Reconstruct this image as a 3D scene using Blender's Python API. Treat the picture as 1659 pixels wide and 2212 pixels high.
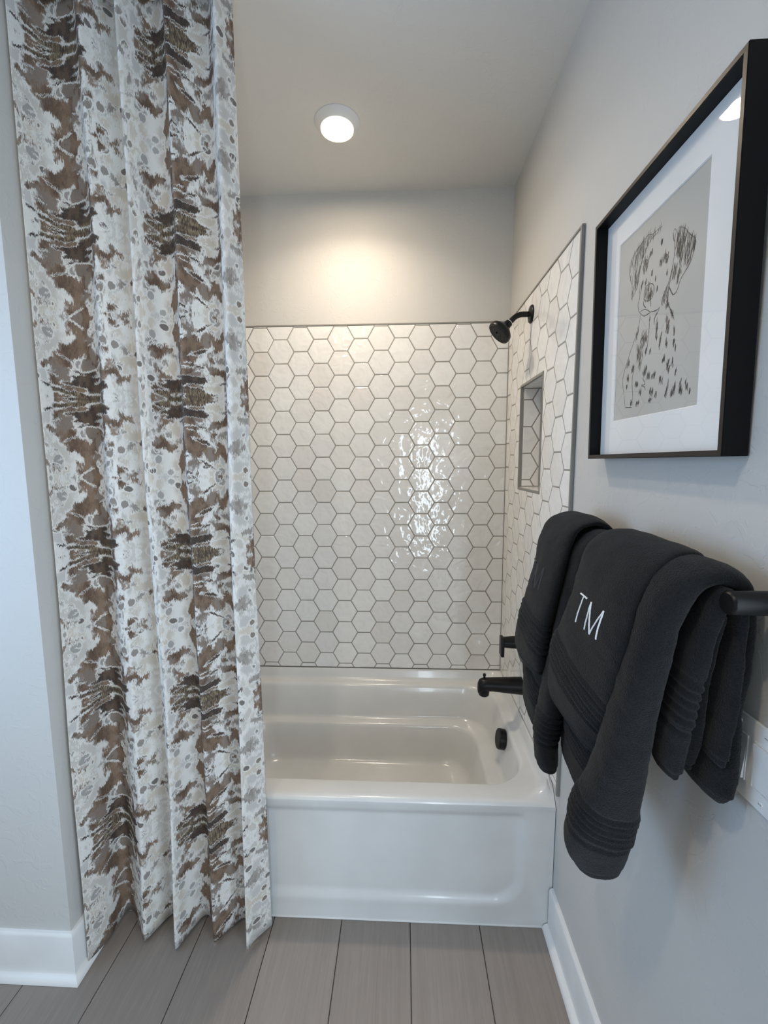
import bpy, bmesh, math, random
from mathutils import Vector, Matrix, noise
from mathutils.bvhtree import BVHTree

random.seed(7)
S = bpy.context.scene
COL = S.collection
for o in list(bpy.data.objects):
    bpy.data.objects.remove(o)

# ------------------------------------------------------------------ camera
F_PX, PITCH, YAW, ROLL, CAM_H = 933.46, 0.1149, -0.0453, -0.0045, 1.5815
fw = Vector((math.sin(YAW)*math.cos(PITCH), math.cos(YAW)*math.cos(PITCH), -math.sin(PITCH)))
rt = Vector((math.cos(YAW), -math.sin(YAW), 0))
up = rt.cross(fw)
rt2 = math.cos(ROLL)*rt + math.sin(ROLL)*up
up2 = -math.sin(ROLL)*rt + math.cos(ROLL)*up
cam_d = bpy.data.cameras.new('camera')
cam = bpy.data.objects.new('camera', cam_d)
COL.objects.link(cam)
cam.matrix_world = Matrix(((rt2.x, up2.x, -fw.x, 0), (rt2.y, up2.y, -fw.y, 0), (rt2.z, up2.z, -fw.z, CAM_H), (0, 0, 0, 1)))
cam_d.sensor_fit = 'HORIZONTAL'
cam_d.sensor_width = 36.0
cam_d.lens = F_PX/1659.0*36.0
cam_d.clip_start = 0.02
S.camera = cam

# ------------------------------------------------------------------ world, daylight, exposure
S.view_settings.view_transform = 'Standard'
S.view_settings.look = 'None'
S.view_settings.gamma = 1.0
S.view_settings.use_curve_mapping = False
S.view_settings.exposure = 0.35
SKY = (0.55, 0.74, 1.0)
DAY_L, DAY_R, DAY_D, LAMP, ROOM = 13.0, 19.5, 18.0, 3.8, 2.5
w = bpy.data.worlds.new('sky')
S.world = w
w.use_nodes = True
w.node_tree.nodes['Background'].inputs[0].default_value = (*SKY, 1)
w.node_tree.nodes['Background'].inputs[1].default_value = 1.0

# room numbers (metres): x right, y away from the camera, z up
XR, XL, YB, YF, YREAR, ZC = 0.505, -1.020, 2.150, 1.325, -1.75, 2.824
YL, XFAR = 1.127, -1.80
TT, TILE_TOP, TILE_BOT, TILE_EDGE = 0.008, 2.231, 0.520, 1.306
WIN_L = (-0.10, 1.02, 0.95, 2.20)      # y0, y1, z0, z1 in the far left wall
WIN_R = (0.17, 0.44, 0.30, 2.10)      # x0, x1, z0, z1 in the rear wall
DOOR = (-0.48, 0.40, 0.0, 2.05)        # y0, y1, z0, z1 in the right wall, beside the light switch

def area(name, loc, rot, sx, sy, power, col):
    d = bpy.data.lights.new(name, 'AREA')
    d.shape = 'RECTANGLE'; d.size = sx; d.size_y = sy
    d.energy = power; d.color = col
    o = bpy.data.objects.new(name, d); COL.objects.link(o)
    o.location = loc; o.rotation_euler = rot
    return o
area('window_daylight', (XFAR-0.13, (WIN_L[0]+WIN_L[1])/2, (WIN_L[2]+WIN_L[3])/2), (0, math.radians(-90), 0), WIN_L[3]-WIN_L[2], WIN_L[1]-WIN_L[0], DAY_L, (0.36, 0.62, 1.0))
area('window_daylight', ((WIN_R[0]+WIN_R[1])/2, YREAR-0.13, (WIN_R[2]+WIN_R[3])/2), (math.radians(90), 0, 0), WIN_R[1]-WIN_R[0], WIN_R[3]-WIN_R[2], DAY_R, (0.74, 0.88, 1.0))
area('doorway_daylight', (XR+0.16, (DOOR[0]+DOOR[1])/2, (DOOR[2]+DOOR[3])/2), (0, math.radians(90), 0), DOOR[3]-DOOR[2], DOOR[1]-DOOR[0], DAY_D, (0.76, 0.89, 1.0))

# ------------------------------------------------------------------ helpers
def link(name, me, parent=None, mat=None):
    o = bpy.data.objects.new(name, me)
    COL.objects.link(o)
    if mat is not None and me is not None and not me.materials:
        me.materials.append(mat)
    if parent is not None:
        o.parent = parent
    return o

def empty(name, loc=(0, 0, 0)):
    o = bpy.data.objects.new(name, None)
    o.empty_display_size = 0.05
    COL.objects.link(o); o.location = loc
    return o

def tag(o, label=None, cat=None, group=None, kind=None):
    if label: o['label'] = label
    if cat: o['category'] = cat
    if group: o['group'] = group
    if kind: o['kind'] = kind
    return o

def mesh(name, V, F, smooth=False, autosmooth=None):
    me = bpy.data.meshes.new(name)
    me.from_pydata([tuple(v) for v in V], [], F)
    me.validate()
    bm = bmesh.new(); bm.from_mesh(me)
    bmesh.ops.recalc_face_normals(bm, faces=bm.faces)
    bm.to_mesh(me); bm.free()
    if smooth:
        me.polygons.foreach_set('use_smooth', [True]*len(me.polygons))
    if autosmooth is not None:
        try: me.set_sharp_from_angle(angle=math.radians(autosmooth))
        except Exception: pass
    me.update()
    return me

def bm_mesh(name, bm, smooth=False, angle=None):
    bmesh.ops.recalc_face_normals(bm, faces=bm.faces)
    me = bpy.data.meshes.new(name); bm.to_mesh(me); bm.free()
    if smooth:
        me.polygons.foreach_set('use_smooth', [True]*len(me.polygons))
        if angle: me.set_sharp_from_angle(angle=math.radians(angle))
    return me

def box_bm(bm, x0, x1, y0, y1, z0, z1):
    vs = [bm.verts.new(p) for p in ((x0,y0,z0),(x1,y0,z0),(x1,y1,z0),(x0,y1,z0),(x0,y0,z1),(x1,y0,z1),(x1,y1,z1),(x0,y1,z1))]
    for f in ((0,3,2,1),(4,5,6,7),(0,1,5,4),(1,2,6,5),(2,3,7,6),(3,0,4,7)):
        bm.faces.new([vs[i] for i in f])

def boxes(name, lst, mat, parent=None, bevel=0.0, seg=2):
    bm = bmesh.new()
    for b in lst: box_bm(bm, *b)
    if bevel:
        bmesh.ops.bevel(bm, geom=list(bm.edges), offset=bevel, segments=seg, affect='EDGES', profile=0.5)
    return link(name, bm_mesh(name, bm, smooth=bool(bevel), angle=35), parent, mat)

def lathe(name, prof, mat, parent=None, axis='Z', loc=(0, 0, 0), seg=48, angle=40, caps=True):
    """prof: (radius, height) pairs; revolved about axis through loc"""
    V, F = [], []
    n = len(prof)
    for r, h in prof:
        for k in range(seg):
            a = 2*math.pi*k/seg
            c, s = r*math.cos(a), r*math.sin(a)
            if axis == 'Z': p = (c, s, h)
            elif axis == 'X': p = (h, c, s)
            else: p = (s, h, c)
            V.append(Vector(p)+Vector(loc))
    for i in range(n-1):
        for k in range(seg):
            F.append((i*seg+k, i*seg+(k+1) % seg, (i+1)*seg+(k+1) % seg, (i+1)*seg+k))
    if caps:
        F.append(tuple(range(seg))); F.append(tuple((n-1)*seg+k for k in range(seg)))
    else:
        for k in range(seg): F.append(((n-1)*seg+k, (n-1)*seg+(k+1) % seg, (k+1) % seg, k))
    return link(name, mesh(name, V, F, True, angle), parent, mat)

def tube(name, pts, radii, mat, parent=None, seg=24, angle=50):
    P = [Vector(p) for p in pts]
    V, F = [], []
    prev = None
    for i, p in enumerate(P):
        t = (P[min(i+1, len(P)-1)]-P[max(i-1, 0)]).normalized()
        u = Vector((0, 1, 0)) if prev is None else prev
        if abs(u.dot(t)) > 0.95: u = Vector((0, 0, 1))
        u = (u-t*u.dot(t)).normalized(); prev = u
        v = t.cross(u)
        r = radii[i] if isinstance(radii, (list, tuple)) else radii
        for k in range(seg):
            a = 2*math.pi*k/seg
            V.append(p+u*r*math.cos(a)+v*r*math.sin(a))
    n = len(P)
    for i in range(n-1):
        for k in range(seg):
            F.append((i*seg+k, i*seg+(k+1) % seg, (i+1)*seg+(k+1) % seg, (i+1)*seg+k))
    F.append(tuple(range(seg))); F.append(tuple((n-1)*seg+k for k in range(seg)))
    return link(name, mesh(name, V, F, True, angle), parent, mat)

def catmull(P, t):
    n = len(P)-1
    i = min(int(t), n-1); f = t-i
    a, b, c, d = P[max(i-1, 0)], P[i], P[i+1], P[min(i+2, n)]
    return [0.5*((2*q)+(-p+r)*f+(2*p-5*q+4*r-s)*f*f+(-p+3*q-3*r+s)*f**3) for p, q, r, s in zip(a, b, c, d)]

def sstep(a, b, x):
    t = max(0.0, min(1.0, (x-a)/(b-a)))
    return t*t*(3-2*t)

# ------------------------------------------------------------------ material helpers
class NT:
    def __init__(s, name):
        s.m = bpy.data.materials.new(name); s.m.use_nodes = True
        s.t = s.m.node_tree; s.n = s.t.nodes
        s.b = s.n['Principled BSDF']; s.out = s.n['Material Output']
    def node(s, typ, props=None, ins=None):
        nd = s.n.new(typ)
        for k, v in (props or {}).items(): setattr(nd, k, v)
        for k, v in (ins or {}).items():
            if hasattr(v, 'is_output'): s.t.links.new(v, nd.inputs[k])
            else: nd.inputs[k].default_value = v
        return nd
    def math(s, op, a, b=0.0, c=0.0, clamp=False):
        nd = s.node('ShaderNodeMath', {'operation': op, 'use_clamp': clamp}, {0: a, 1: b, 2: c}); return nd.outputs[0]
    def vmath(s, op, a, b=(0, 0, 0)):
        nd = s.node('ShaderNodeVectorMath', {'operation': op}, {0: a, 1: b}); return nd.outputs[0]
    def scale(s, a, k):
        nd = s.node('ShaderNodeVectorMath', {'operation': 'SCALE'}, {0: a, 'Scale': k}); return nd.outputs[0]
    def noise(s, vec, sc, det=3.0, rough=0.5, dist=0.0):
        nd = s.node('ShaderNodeTexNoise', None, {'Vector': vec, 'Scale': sc, 'Detail': det, 'Roughness': rough, 'Distortion': dist}); return nd.outputs[0]
    def ramp(s, v, a, b, smooth=True):
        nd = s.node('ShaderNodeMapRange', {'interpolation_type': 'SMOOTHSTEP' if smooth else 'LINEAR'}, {'Value': v, 'From Min': a, 'From Max': b}); return nd.outputs[0]
    def mix(s, f, a, b):
        nd = s.node('ShaderNodeMix', {'data_type': 'RGBA'}, None)
        for i, v in ((0, f), (6, a), (7, b)):
            if hasattr(v, 'is_output'): s.t.links.new(v, nd.inputs[i])
            else: nd.inputs[i].default_value = v if i == 0 else (*v, 1)
        return nd.outputs[2]
    def bump(s, h, strength=0.3, dist=0.01, normal=None):
        ins = {'Height': h, 'Strength': strength, 'Distance': dist}
        if normal is not None: ins['Normal'] = normal
        nd = s.node('ShaderNodeBump', None, ins); return nd.outputs[0]
    def set(s, **k):
        names = {'col': 'Base Color', 'rough': 'Roughness', 'metal': 'Metallic', 'normal': 'Normal', 'coat': 'Coat Weight', 'spec': 'Specular IOR Level', 'sheen': 'Sheen Weight', 'sheenr': 'Sheen Roughness', 'coatr': 'Coat Roughness'}
        for a, v in k.items():
            i = s.b.inputs[names[a]]
            if hasattr(v, 'is_output'): s.t.links.new(v, i)
            elif a == 'col': i.default_value = (*v, 1)
            else: i.default_value = v
        return s.m
    def obj(s): return s.node('ShaderNodeTexCoord').outputs['Object']
    def pos(s): return s.node('ShaderNodeNewGeometry').outputs['Position']
    def rnd(s): return s.node('ShaderNodeObjectInfo').outputs['Random']
    def sep(s, v): return s.node('ShaderNodeSeparateXYZ', None, {0: v}).outputs
    def comb(s, x, y, z=0.0): return s.node('ShaderNodeCombineXYZ', None, {0: x, 1: y, 2: z}).outputs[0]

def plain(name, col, rough=0.5, metal=0.0, bump=None, **k):
    t = NT(name)
    if bump:
        t.set(normal=t.bump(t.noise(t.pos(), bump[0], 4), bump[1], bump[2]))
    n = t.noise(t.pos(), 6.0, 2)
    c = t.mix(t.ramp(n, 0.3, 0.7), tuple(x*0.97 for x in col), tuple(min(1, x*1.03) for x in col))
    return t.set(col=c, rough=rough, metal=metal, **k)

def wall_paint(name, col):
    t = NT(name)
    p = t.pos()
    fine = t.noise(p, 95.0, 3, 0.6)
    # knock-down plaster: low plateaus with thin trowelled edges
    plate = t.ramp(t.noise(p, 21.0, 3, 0.55, 1.1), 0.55, 0.60)
    h = t.math('ADD', t.math('MULTIPLY', fine, 0.25), t.math('MULTIPLY', plate, 0.55))
    c = t.mix(t.noise(p, 3.0, 2), tuple(x*0.985 for x in col), col)
    return t.set(col=c, rough=0.62, normal=t.bump(h, 0.32, 0.0018))

M = {}
M['wall'] = wall_paint('wall_paint', (0.60, 0.59, 0.565))
M['ceiling'] = wall_paint('ceiling_paint', (0.68, 0.67, 0.645))
M['white_trim'] = plain('white_trim_paint', (0.80, 0.80, 0.79), 0.38)
M['porcelain'] = plain('porcelain_white', (0.70, 0.70, 0.685), 0.19, coat=0.25)
M['black'] = plain('matte_black_metal', (0.005, 0.005, 0.005), 0.36, spec=0.28)
M['black_face'] = plain('dark_grey_rubber', (0.022, 0.021, 0.020), 0.6, spec=0.3)
M['frame'] = plain('black_frame_lacquer', (0.0035, 0.0035, 0.004), 0.45, spec=0.16)
M['frame_edge'] = plain('dark_bronze_edge', (0.026, 0.019, 0.016), 0.40, spec=0.3)
M['trim_metal'] = plain('taupe_metal_edge', (0.25, 0.24, 0.215), 0.45)
M['grout'] = plain('grout_grey', (0.32, 0.305, 0.275), 0.9, bump=(220, 0.2, 0.001))
M['mat_board'] = plain('white_mat_board', (0.84, 0.84, 0.83), 0.85)
M['paper'] = plain('pale_grey_paper', (0.50, 0.49, 0.455), 0.9)
M['graphite'] = plain('graphite', (0.030, 0.027, 0.024), 0.8)
M['graphite_soft'] = plain('graphite_soft', (0.115, 0.105, 0.095), 0.85)
M['switch'] = plain('white_switch_plastic', (0.78, 0.78, 0.77), 0.35)
M['washer'] = plain('white_seal_tape', (0.8, 0.8, 0.8), 0.5)
M['thread'] = plain('white_thread', (0.86, 0.87, 0.88), 0.6, bump=(900, 0.5, 0.0006))
M['grey_thread'] = plain('grey_thread', (0.045, 0.045, 0.05), 0.7)
M['rubber_dark'] = plain('dark_grout_line', (0.25, 0.235, 0.21), 0.8)

def tile_mat():
    t = NT('glazed_tile')
    p = t.pos(); r = t.rnd()
    off = t.node('ShaderNodeCombineXYZ', None, {0: t.math('MULTIPLY', r, 37.0), 1: t.math('MULTIPLY', r, 11.0), 2: t.math('MULTIPLY', r, 23.0)}).outputs[0]
    q = t.vmath('ADD', p, off)
    c = t.mix(r, (0.82, 0.81, 0.785), (0.88, 0.875, 0.85))
    r2 = t.math('FRACT', t.math('MULTIPLY', r, 7.31))
    c = t.mix(t.math('MULTIPLY', t.ramp(r2, 0.6, 1.0), 0.5), c, (0.74, 0.70, 0.66))
    cl = t.ramp(t.noise(q, 26.0, 4, 0.6, 0.8), 0.42, 0.75)
    c = t.mix(t.math('MULTIPLY', cl, 0.22), c, (0.68, 0.645, 0.60))
    wav = t.noise(q, 17.0, 1.0, 0.4, 0.9)
    wav2 = t.noise(q, 45.0, 1.0, 0.4)
    h = t.math('ADD', wav, t.math('MULTIPLY', wav2, 0.22))
    return t.set(col=c, rough=0.06, normal=t.bump(h, 0.30, 0.010), spec=0.50)
M['tile'] = tile_mat()

def plank_mat():
    t = NT('greige_oak')
    o = t.pos(); r = t.rnd()
    sp = t.sep(o)
    x = t.math('ADD', sp[0], t.math('MULTIPLY', r, 9.0)); y = t.math('ADD', sp[1], t.math('MULTIPLY', r, 31.0))
    g = t.noise(t.comb(t.math('MULTIPLY', x, 60.0), t.math('MULTIPLY', y, 2.2), 0.0), 1.0, 5, 0.6, 0.6)
    g2 = t.noise(t.comb(t.math('MULTIPLY', x, 260.0), t.math('MULTIPLY', y, 9.0), 0.0), 1.0, 3, 0.6)
    cath = t.noise(t.comb(t.math('MULTIPLY', x, 14.0), t.math('MULTIPLY', y, 1.1), 3.0), 1.0, 2, 0.5, 1.6)
    c = t.mix(r, (0.255, 0.215, 0.185), (0.31, 0.268, 0.236))
    c = t.mix(t.math('MULTIPLY', t.ramp(g, 0.35, 0.7), 0.35), c, (0.20, 0.168, 0.145))
    c = t.mix(t.math('MULTIPLY', t.ramp(g2, 0.5, 0.72), 0.28), c, (0.38, 0.335, 0.30))
    c = t.mix(t.math('MULTIPLY', t.ramp(cath, 0.5, 0.62), 0.16), c, (0.22, 0.18, 0.155))
    return t.set(col=c, rough=0.46, normal=t.bump(t.math('ADD', g, g2), 0.10, 0.001))
M['plank'] = plank_mat()

def terry(name, col):
    t = NT(name)
    p = t.pos()
    loops = t.noise(p, 430.0, 3, 0.65)
    v = t.node('ShaderNodeTexVoronoi', None, {'Vector': p, 'Scale': 520.0}).outputs[0]
    big = t.noise(p, 28.0, 3)
    h = t.math('SUBTRACT', loops, t.math('MULTIPLY', v, 0.45))
    c = t.mix(t.ramp(h, -0.05, 0.5), tuple(x*0.55 for x in col), tuple(x*1.45 for x in col))
    c = t.mix(t.math('MULTIPLY', big, 0.35), c, tuple(x*1.4 for x in col))
    return t.set(col=c, rough=0.95, spec=0.12, sheen=0.10, sheenr=0.5, normal=t.bump(h, 0.55, 0.0040))
M['terry'] = terry('charcoal_terry', (0.0100, 0.0102, 0.0110))
M['hem'] = plain('charcoal_hem', (0.015, 0.0155, 0.017), 0.9)

def glow(name, col, strength):
    t = NT(name)
    e = t.node('ShaderNodeEmission', None, {0: (*col, 1), 1: strength})
    t.t.links.new(e.outputs[0], t.out.inputs[0]); return t.m
M['lens'] = glow('lamp_lens', (1.0, 0.82, 0.60), 112.0)
M['lens_rim'] = glow('lamp_lens_rim', (1.0, 0.86, 0.62), 2.2)

def glass():
    t = NT('picture_glass')
    tr = t.node('ShaderNodeBsdfTransparent'); gl = t.node('ShaderNodeBsdfGlossy', None, {'Roughness': 0.01})
    f = t.node('ShaderNodeFresnel', None, {'IOR': 1.46})
    front = t.math('SUBTRACT', 1.0, t.node('ShaderNodeNewGeometry').outputs['Backfacing'])
    mx = t.node('ShaderNodeMixShader', None, {0: t.math('MULTIPLY', f.outputs[0], front), 1: tr.outputs[0], 2: gl.outputs[0]})
    t.t.links.new(mx.outputs[0], t.out.inputs[0]); return t.m
M['glass'] = glass()

def curtain_mat():
    t = NT('printed_curtain_cloth')
    uv = t.node('ShaderNodeUVMap', {'uv_map': 'UVMap'}).outputs[0]
    sp = t.sep(uv)
    pu = t.math('PINGPONG', t.math('ADD', sp[0], 5.7-0.17), 0.285)      # 0 at a dark column, .285 between two
    pv = t.math('PINGPONG', t.math('ADD', sp[1], 4.6-1.77), 0.23)       # the print mirrors and repeats up the cloth
    b0 = t.comb(sp[0], pv)
    wn = t.node('ShaderNodeTexNoise', None, {'Vector': b0, 'Scale': 15.0, 'Detail': 3.0}).outputs[1]
    wv_ = t.vmath('SUBTRACT', wn, (0.5, 0.5, 0.5))
    fr = t.node('ShaderNodeTexNoise', None, {'Vector': t.comb(t.math('MULTIPLY', sp[0], 420.0), t.math('MULTIPLY', sp[1], 85.0)), 'Scale': 1.0, 'Detail': 3.0}).outputs[1]
    fv = t.vmath('MULTIPLY', t.vmath('SUBTRACT', fr, (0.5, 0.5, 0.5)), (0.008, 0.040, 0.0))
    p = t.vmath('ADD', t.vmath('ADD', b0, t.scale(wv_, 0.06)), fv)
    q = t.sep(p)
    pc = t.math('ADD', pu, t.math('MULTIPLY', t.sep(wv_)[0], 0.10))
    W = (0.85, 0.835, 0.80)
    def blot(c, val, th, halo, colr, amt=1.0, soft=0.02):
        h = t.math('MULTIPLY', t.ramp(val, th-halo, th-halo*0.5), 0.9)
        c = t.mix(h, c, W)
        return t.mix(t.math('MULTIPLY', t.ramp(val, th, th+soft), amt), c, colr)
    def off(x, y): return t.vmath('ADD', p, (x, y, 0.0))
    # pale washes with white tide lines
    c = t.mix(t.ramp(t.noise(p, 8.0, 2), 0.36, 0.50), W, (0.66, 0.625, 0.575))
    c = blot(c, t.noise(off(1.3, 9.7), 9.0, 2), 0.505, 0.03, (0.66, 0.595, 0.50), 0.85, 0.06)
    c = blot(c, t.noise(off(5.3, 4.7), 11.0, 2), 0.56, 0.03, (0.60, 0.585, 0.56), 0.85, 0.06)
    # taupe patches, wider than tall
    n1 = t.noise(t.vmath('MULTIPLY', off(3.1, 1.7), (1.0, 1.6, 1.0)), 14.0, 2, 0.5)
    tc = t.mix(t.ramp(t.noise(p, 60.0, 2), 0.3, 0.7), (0.27, 0.235, 0.21), (0.41, 0.37, 0.335))
    c = blot(c, n1, 0.57, 0.04, tc, 0.9, 0.05)
    # grey and tan round spots, most of them half way between the dark bands
    sb = t.vmath('ADD', b0, t.vmath('ADD', t.scale(wv_, 0.022), t.scale(fv, 0.35)))
    vo = t.node('ShaderNodeTexVoronoi', {'voronoi_dimensions': '2D'}, {'Vector': t.vmath('MULTIPLY', sb, (1.0, 1.1, 1.0)), 'Scale': 21.0, 'Randomness': 0.9})
    vr = t.sep(vo.outputs[1])
    near = t.math('MULTIPLY', t.ramp(pv, 0.10, 0.15), t.math('SUBTRACT', 1.0, t.ramp(pc, 0.10, 0.22)))
    sv = t.math('SUBTRACT', t.math('ADD', t.math('MULTIPLY', near, 0.16), t.math('MULTIPLY', t.ramp(vr[0], 0.45, 1.0), 0.32)), vo.outputs[0])
    gc = t.mix(vr[1], (0.42, 0.41, 0.40), (0.22, 0.165, 0.125))
    c = blot(c, sv, 0.05, 0.09, gc, 0.92, 0.05)
    # clean almond spots
    va = t.node('ShaderNodeTexVoronoi', {'voronoi_dimensions': '2D'}, {'Vector': t.vmath('MULTIPLY', t.vmath('ADD', t.comb(t.math('ADD', sp[0], t.math('MULTIPLY', sp[1], 0.22)), sp[1]), t.vmath('ADD', t.scale(wv_, 0.02), t.scale(fv, 0.12))), (1.0, 1.55, 1.0)), 'Scale': 8.0, 'Randomness': 0.9})
    av = t.math('SUBTRACT', t.math('MULTIPLY', t.ramp(t.sep(va.outputs[1])[2], 0.50, 0.52), 0.118), va.outputs[0])
    c = blot(c, av, 0.0, 0.035, (0.16, 0.135, 0.12), 0.92, 0.025)
    # brown blots gathered in the dark columns
    col = t.math('SUBTRACT', 1.0, t.ramp(pc, 0.0, 0.24, False))
    n2 = t.noise(t.vmath('MULTIPLY', off(7.3, 2.2), (1.0, 1.15, 1.0)), 12.0, 3, 0.55)
    bv = t.math('ADD', n2, t.math('MULTIPLY', t.math('SUBTRACT', col, 0.50), 0.22))
    bv = t.math('ADD', bv, t.math('MULTIPLY', t.math('SUBTRACT', 0.40, t.ramp(pv, 0.07, 0.17)), 0.07))
    bcol = t.mix(t.ramp(t.noise(p, 24.0, 4, 0.6), 0.36, 0.62), (0.125, 0.074, 0.047), (0.26, 0.170, 0.112))
    hair = t.noise(t.comb(t.math('MULTIPLY', sp[0], 330.0), t.math('MULTIPLY', sp[1], 45.0)), 1.0, 3, 0.6)
    bcol = t.mix(t.math('MULTIPLY', t.ramp(hair, 0.5, 0.75), 0.45), bcol, (0.36, 0.27, 0.20))
    bcol = t.mix(t.math('MULTIPLY', t.ramp(t.noise(off(2.0, 6.0), 19.0, 2), 0.53, 0.57), 0.7), bcol, (0.30, 0.25, 0.215))
    c = blot(c, bv, 0.498, 0.035, bcol, 0.97, 0.05)
    # nearly black brush strokes across each dark band, running out of the column like lashes
    fan = t.math('MULTIPLY', pv, t.math('SUBTRACT', 1.15, t.math('MULTIPLY', pu, 2.2)))
    ln = t.noise(t.vmath('ADD', t.comb(t.math('MULTIPLY', sp[0], 9.0), t.math('MULTIPLY', fan, 50.0)), t.scale(t.vmath('ADD', t.scale(wv_, 0.02), fv), 26.0)), 1.0, 1.5, 0.5)
    gate = t.math('ADD', t.ramp(pv, 0.035, 0.115), t.ramp(pc, 0.05, 0.22))
    lm = t.math('SUBTRACT', t.math('ADD', ln, 0.085), t.math('MULTIPLY', gate, 0.22))
    dk = t.mix(t.ramp(t.noise(p, 42.0, 3), 0.38, 0.62), (0.052, 0.034, 0.028), (0.125, 0.080, 0.052))
    gold = t.math('MULTIPLY', t.math('SUBTRACT', 1.0, t.ramp(t.math('ABSOLUTE', t.math('SUBTRACT', pv, 0.012)), 0.004, 0.016)), t.ramp(t.sep(fr)[1], 0.46, 0.60))
    dk = t.mix(t.math('MULTIPLY', gold, 0.7), dk, (0.40, 0.32, 0.19))
    c = blot(c, lm, 0.50, 0.03, dk, 0.97, 0.05)
    # weave
    wv = t.noise(t.comb(t.math('MULTIPLY', sp[0], 900.0), t.math('MULTIPLY', sp[1], 200.0)), 1.0, 2)
    c = t.mix(t.math('MULTIPLY', t.ramp(wv, 0.52, 0.8), 0.15), c, (0.78, 0.76, 0.73))
    t.set(col=c, rough=0.85, spec=0.2, normal=t.bump(wv, 0.08, 0.0005))
    tl = t.node('ShaderNodeBsdfTranslucent', None, {0: c})
    mx = t.node('ShaderNodeMixShader', None, {0: 0.18, 1: t.b.outputs[0], 2: tl.outputs[0]})
    t.t.links.new(mx.outputs[0], t.out.inputs[0])
    return t.m
M['curtain'] = curtain_mat()

# ================================================================== THE ROOM
WT = 0.12
# niche opening in the right wall
NY0, NY1, NZ0, NZ1, ND = 1.612, 1.900, 1.470, 1.893, 0.088

def struct(o, label, cat):
    return tag(o, label, cat, kind='structure')

sub = boxes('floor', [(XFAR, XR, YREAR, YB, -0.06, -0.012)], M['rubber_dark'])
struct(sub, 'greige wood plank floor running towards the white bathtub', 'floor')
ceil = boxes('ceiling', [(XFAR-WT, XR+WT, YREAR-WT, YB+WT, ZC, ZC+0.1)], M['ceiling'])
struct(ceil, 'smooth pale grey ceiling above the tub', 'ceiling')
wb = boxes('wall_back', [(XL-0.05, XR+WT, YB, YB+WT, -0.06, ZC)], M['wall'])
struct(wb, 'back wall of the tub alcove, hexagon tiled below and painted above', 'wall')
wr = boxes('wall_right', [
    (XR, XR+WT, YREAR-WT, DOOR[0], -0.06, ZC), (XR, XR+WT, DOOR[1], NY0, -0.06, ZC), (XR, XR+WT, DOOR[0], DOOR[1], DOOR[3], ZC), (XR, XR+WT, DOOR[0], DOOR[1], -0.06, -0.012), (XR, XR+WT, NY1, YB, -0.06, ZC),
    (XR, XR+WT, NY0, NY1, -0.06, NZ0), (XR, XR+WT, NY0, NY1, NZ1, ZC), (XR+ND, XR+WT, NY0, NY1, NZ0, NZ1)], M['wall'])
struct(wr, 'pale painted right wall holding the towel bar and framed drawing', 'wall')
wl = boxes('wall_left', [(XFAR, XL, YL, YB+WT, -0.06, ZC)], M['wall'])
struct(wl, 'pale painted partition wall left of the shower curtain', 'wall')
a0, a1, az0, az1 = WIN_L; b0, b1, bz0, bz1 = WIN_R
wo = boxes('wall_outer', [
    (XFAR-WT, XFAR, YREAR-WT, a0, -0.06, ZC), (XFAR-WT, XFAR, a1, YB+WT, -0.06, ZC),
    (XFAR-WT, XFAR, a0, a1, -0.06, az0), (XFAR-WT, XFAR, a0, a1, az1, ZC)], M['wall'])
struct(wo, 'pale painted far left wall of the bathroom with a wide window', 'wall')
wre = boxes('wall_rear', [
    (XFAR, b0, YREAR-WT, YREAR, -0.06, ZC), (b1, XR, YREAR-WT, YREAR, -0.06, ZC),
    (b0, b1, YREAR-WT, YREAR, -0.06, bz0), (b0, b1, YREAR-WT, YREAR, bz1, ZC)], M['wall'])
struct(wre, 'pale painted wall with a narrow window behind the viewer', 'wall')
x = XFAR-0.06
f = boxes('window_1', [(x-0.03, x+0.03, a0, a0+0.04, az0, az1), (x-0.03, x+0.03, a1-0.04, a1, az0, az1),
          (x-0.03, x+0.03, a0+0.04, a1-0.04, az0, az0+0.04), (x-0.03, x+0.03, a0+0.04, a1-0.04, az1-0.04, az1)], M['white_trim'])
struct(f, 'wide white framed window in the far left wall', 'window')
boxes('pane', [(x-0.002, x+0.002, a0+0.04, a1-0.04, az0+0.04, az1-0.04)], M['glass'], f)
y = YREAR-0.06
f = boxes('window_2', [(b0, b0+0.04, y-0.03, y+0.03, bz0, bz1), (b1-0.04, b1, y-0.03, y+0.03, bz0, bz1),
          (b0+0.04, b1-0.04, y-0.03, y+0.03, bz0, bz0+0.04), (b0+0.04, b1-0.04, y-0.03, y+0.03, bz1-0.04, bz1)], M['white_trim'])
struct(f, 'narrow tall white framed glass door behind the viewer', 'window')
boxes('pane', [(b0+0.04, b1-0.04, y-0.002, y+0.002, bz0+0.04, bz1-0.04)], M['glass'], f)

# open doorway in the right wall: jambs and casing
d0, d1, dz = DOOR[0], DOOR[1], DOOR[3]
dj = boxes('door_1', [(XR-0.002, XR+WT+0.002, d0, d0+0.018, -0.01, dz), (XR-0.002, XR+WT+0.002, d1-0.018, d1, -0.01, dz), (XR-0.002, XR+WT+0.002, d0+0.018, d1-0.018, dz-0.018, dz)], M['white_trim'])
struct(dj, 'white painted open doorway in the right wall beside the viewer', 'door')
boxes('casing', [(XR-0.014, XR-0.0005, d0-0.055, d0, 0.0, dz+0.055), (XR-0.014, XR-0.0005, d1, d1+0.055, 0.0, dz+0.055), (XR-0.014, XR-0.0005, d0, d1, dz, dz+0.055)], M['white_trim'], dj)

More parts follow.
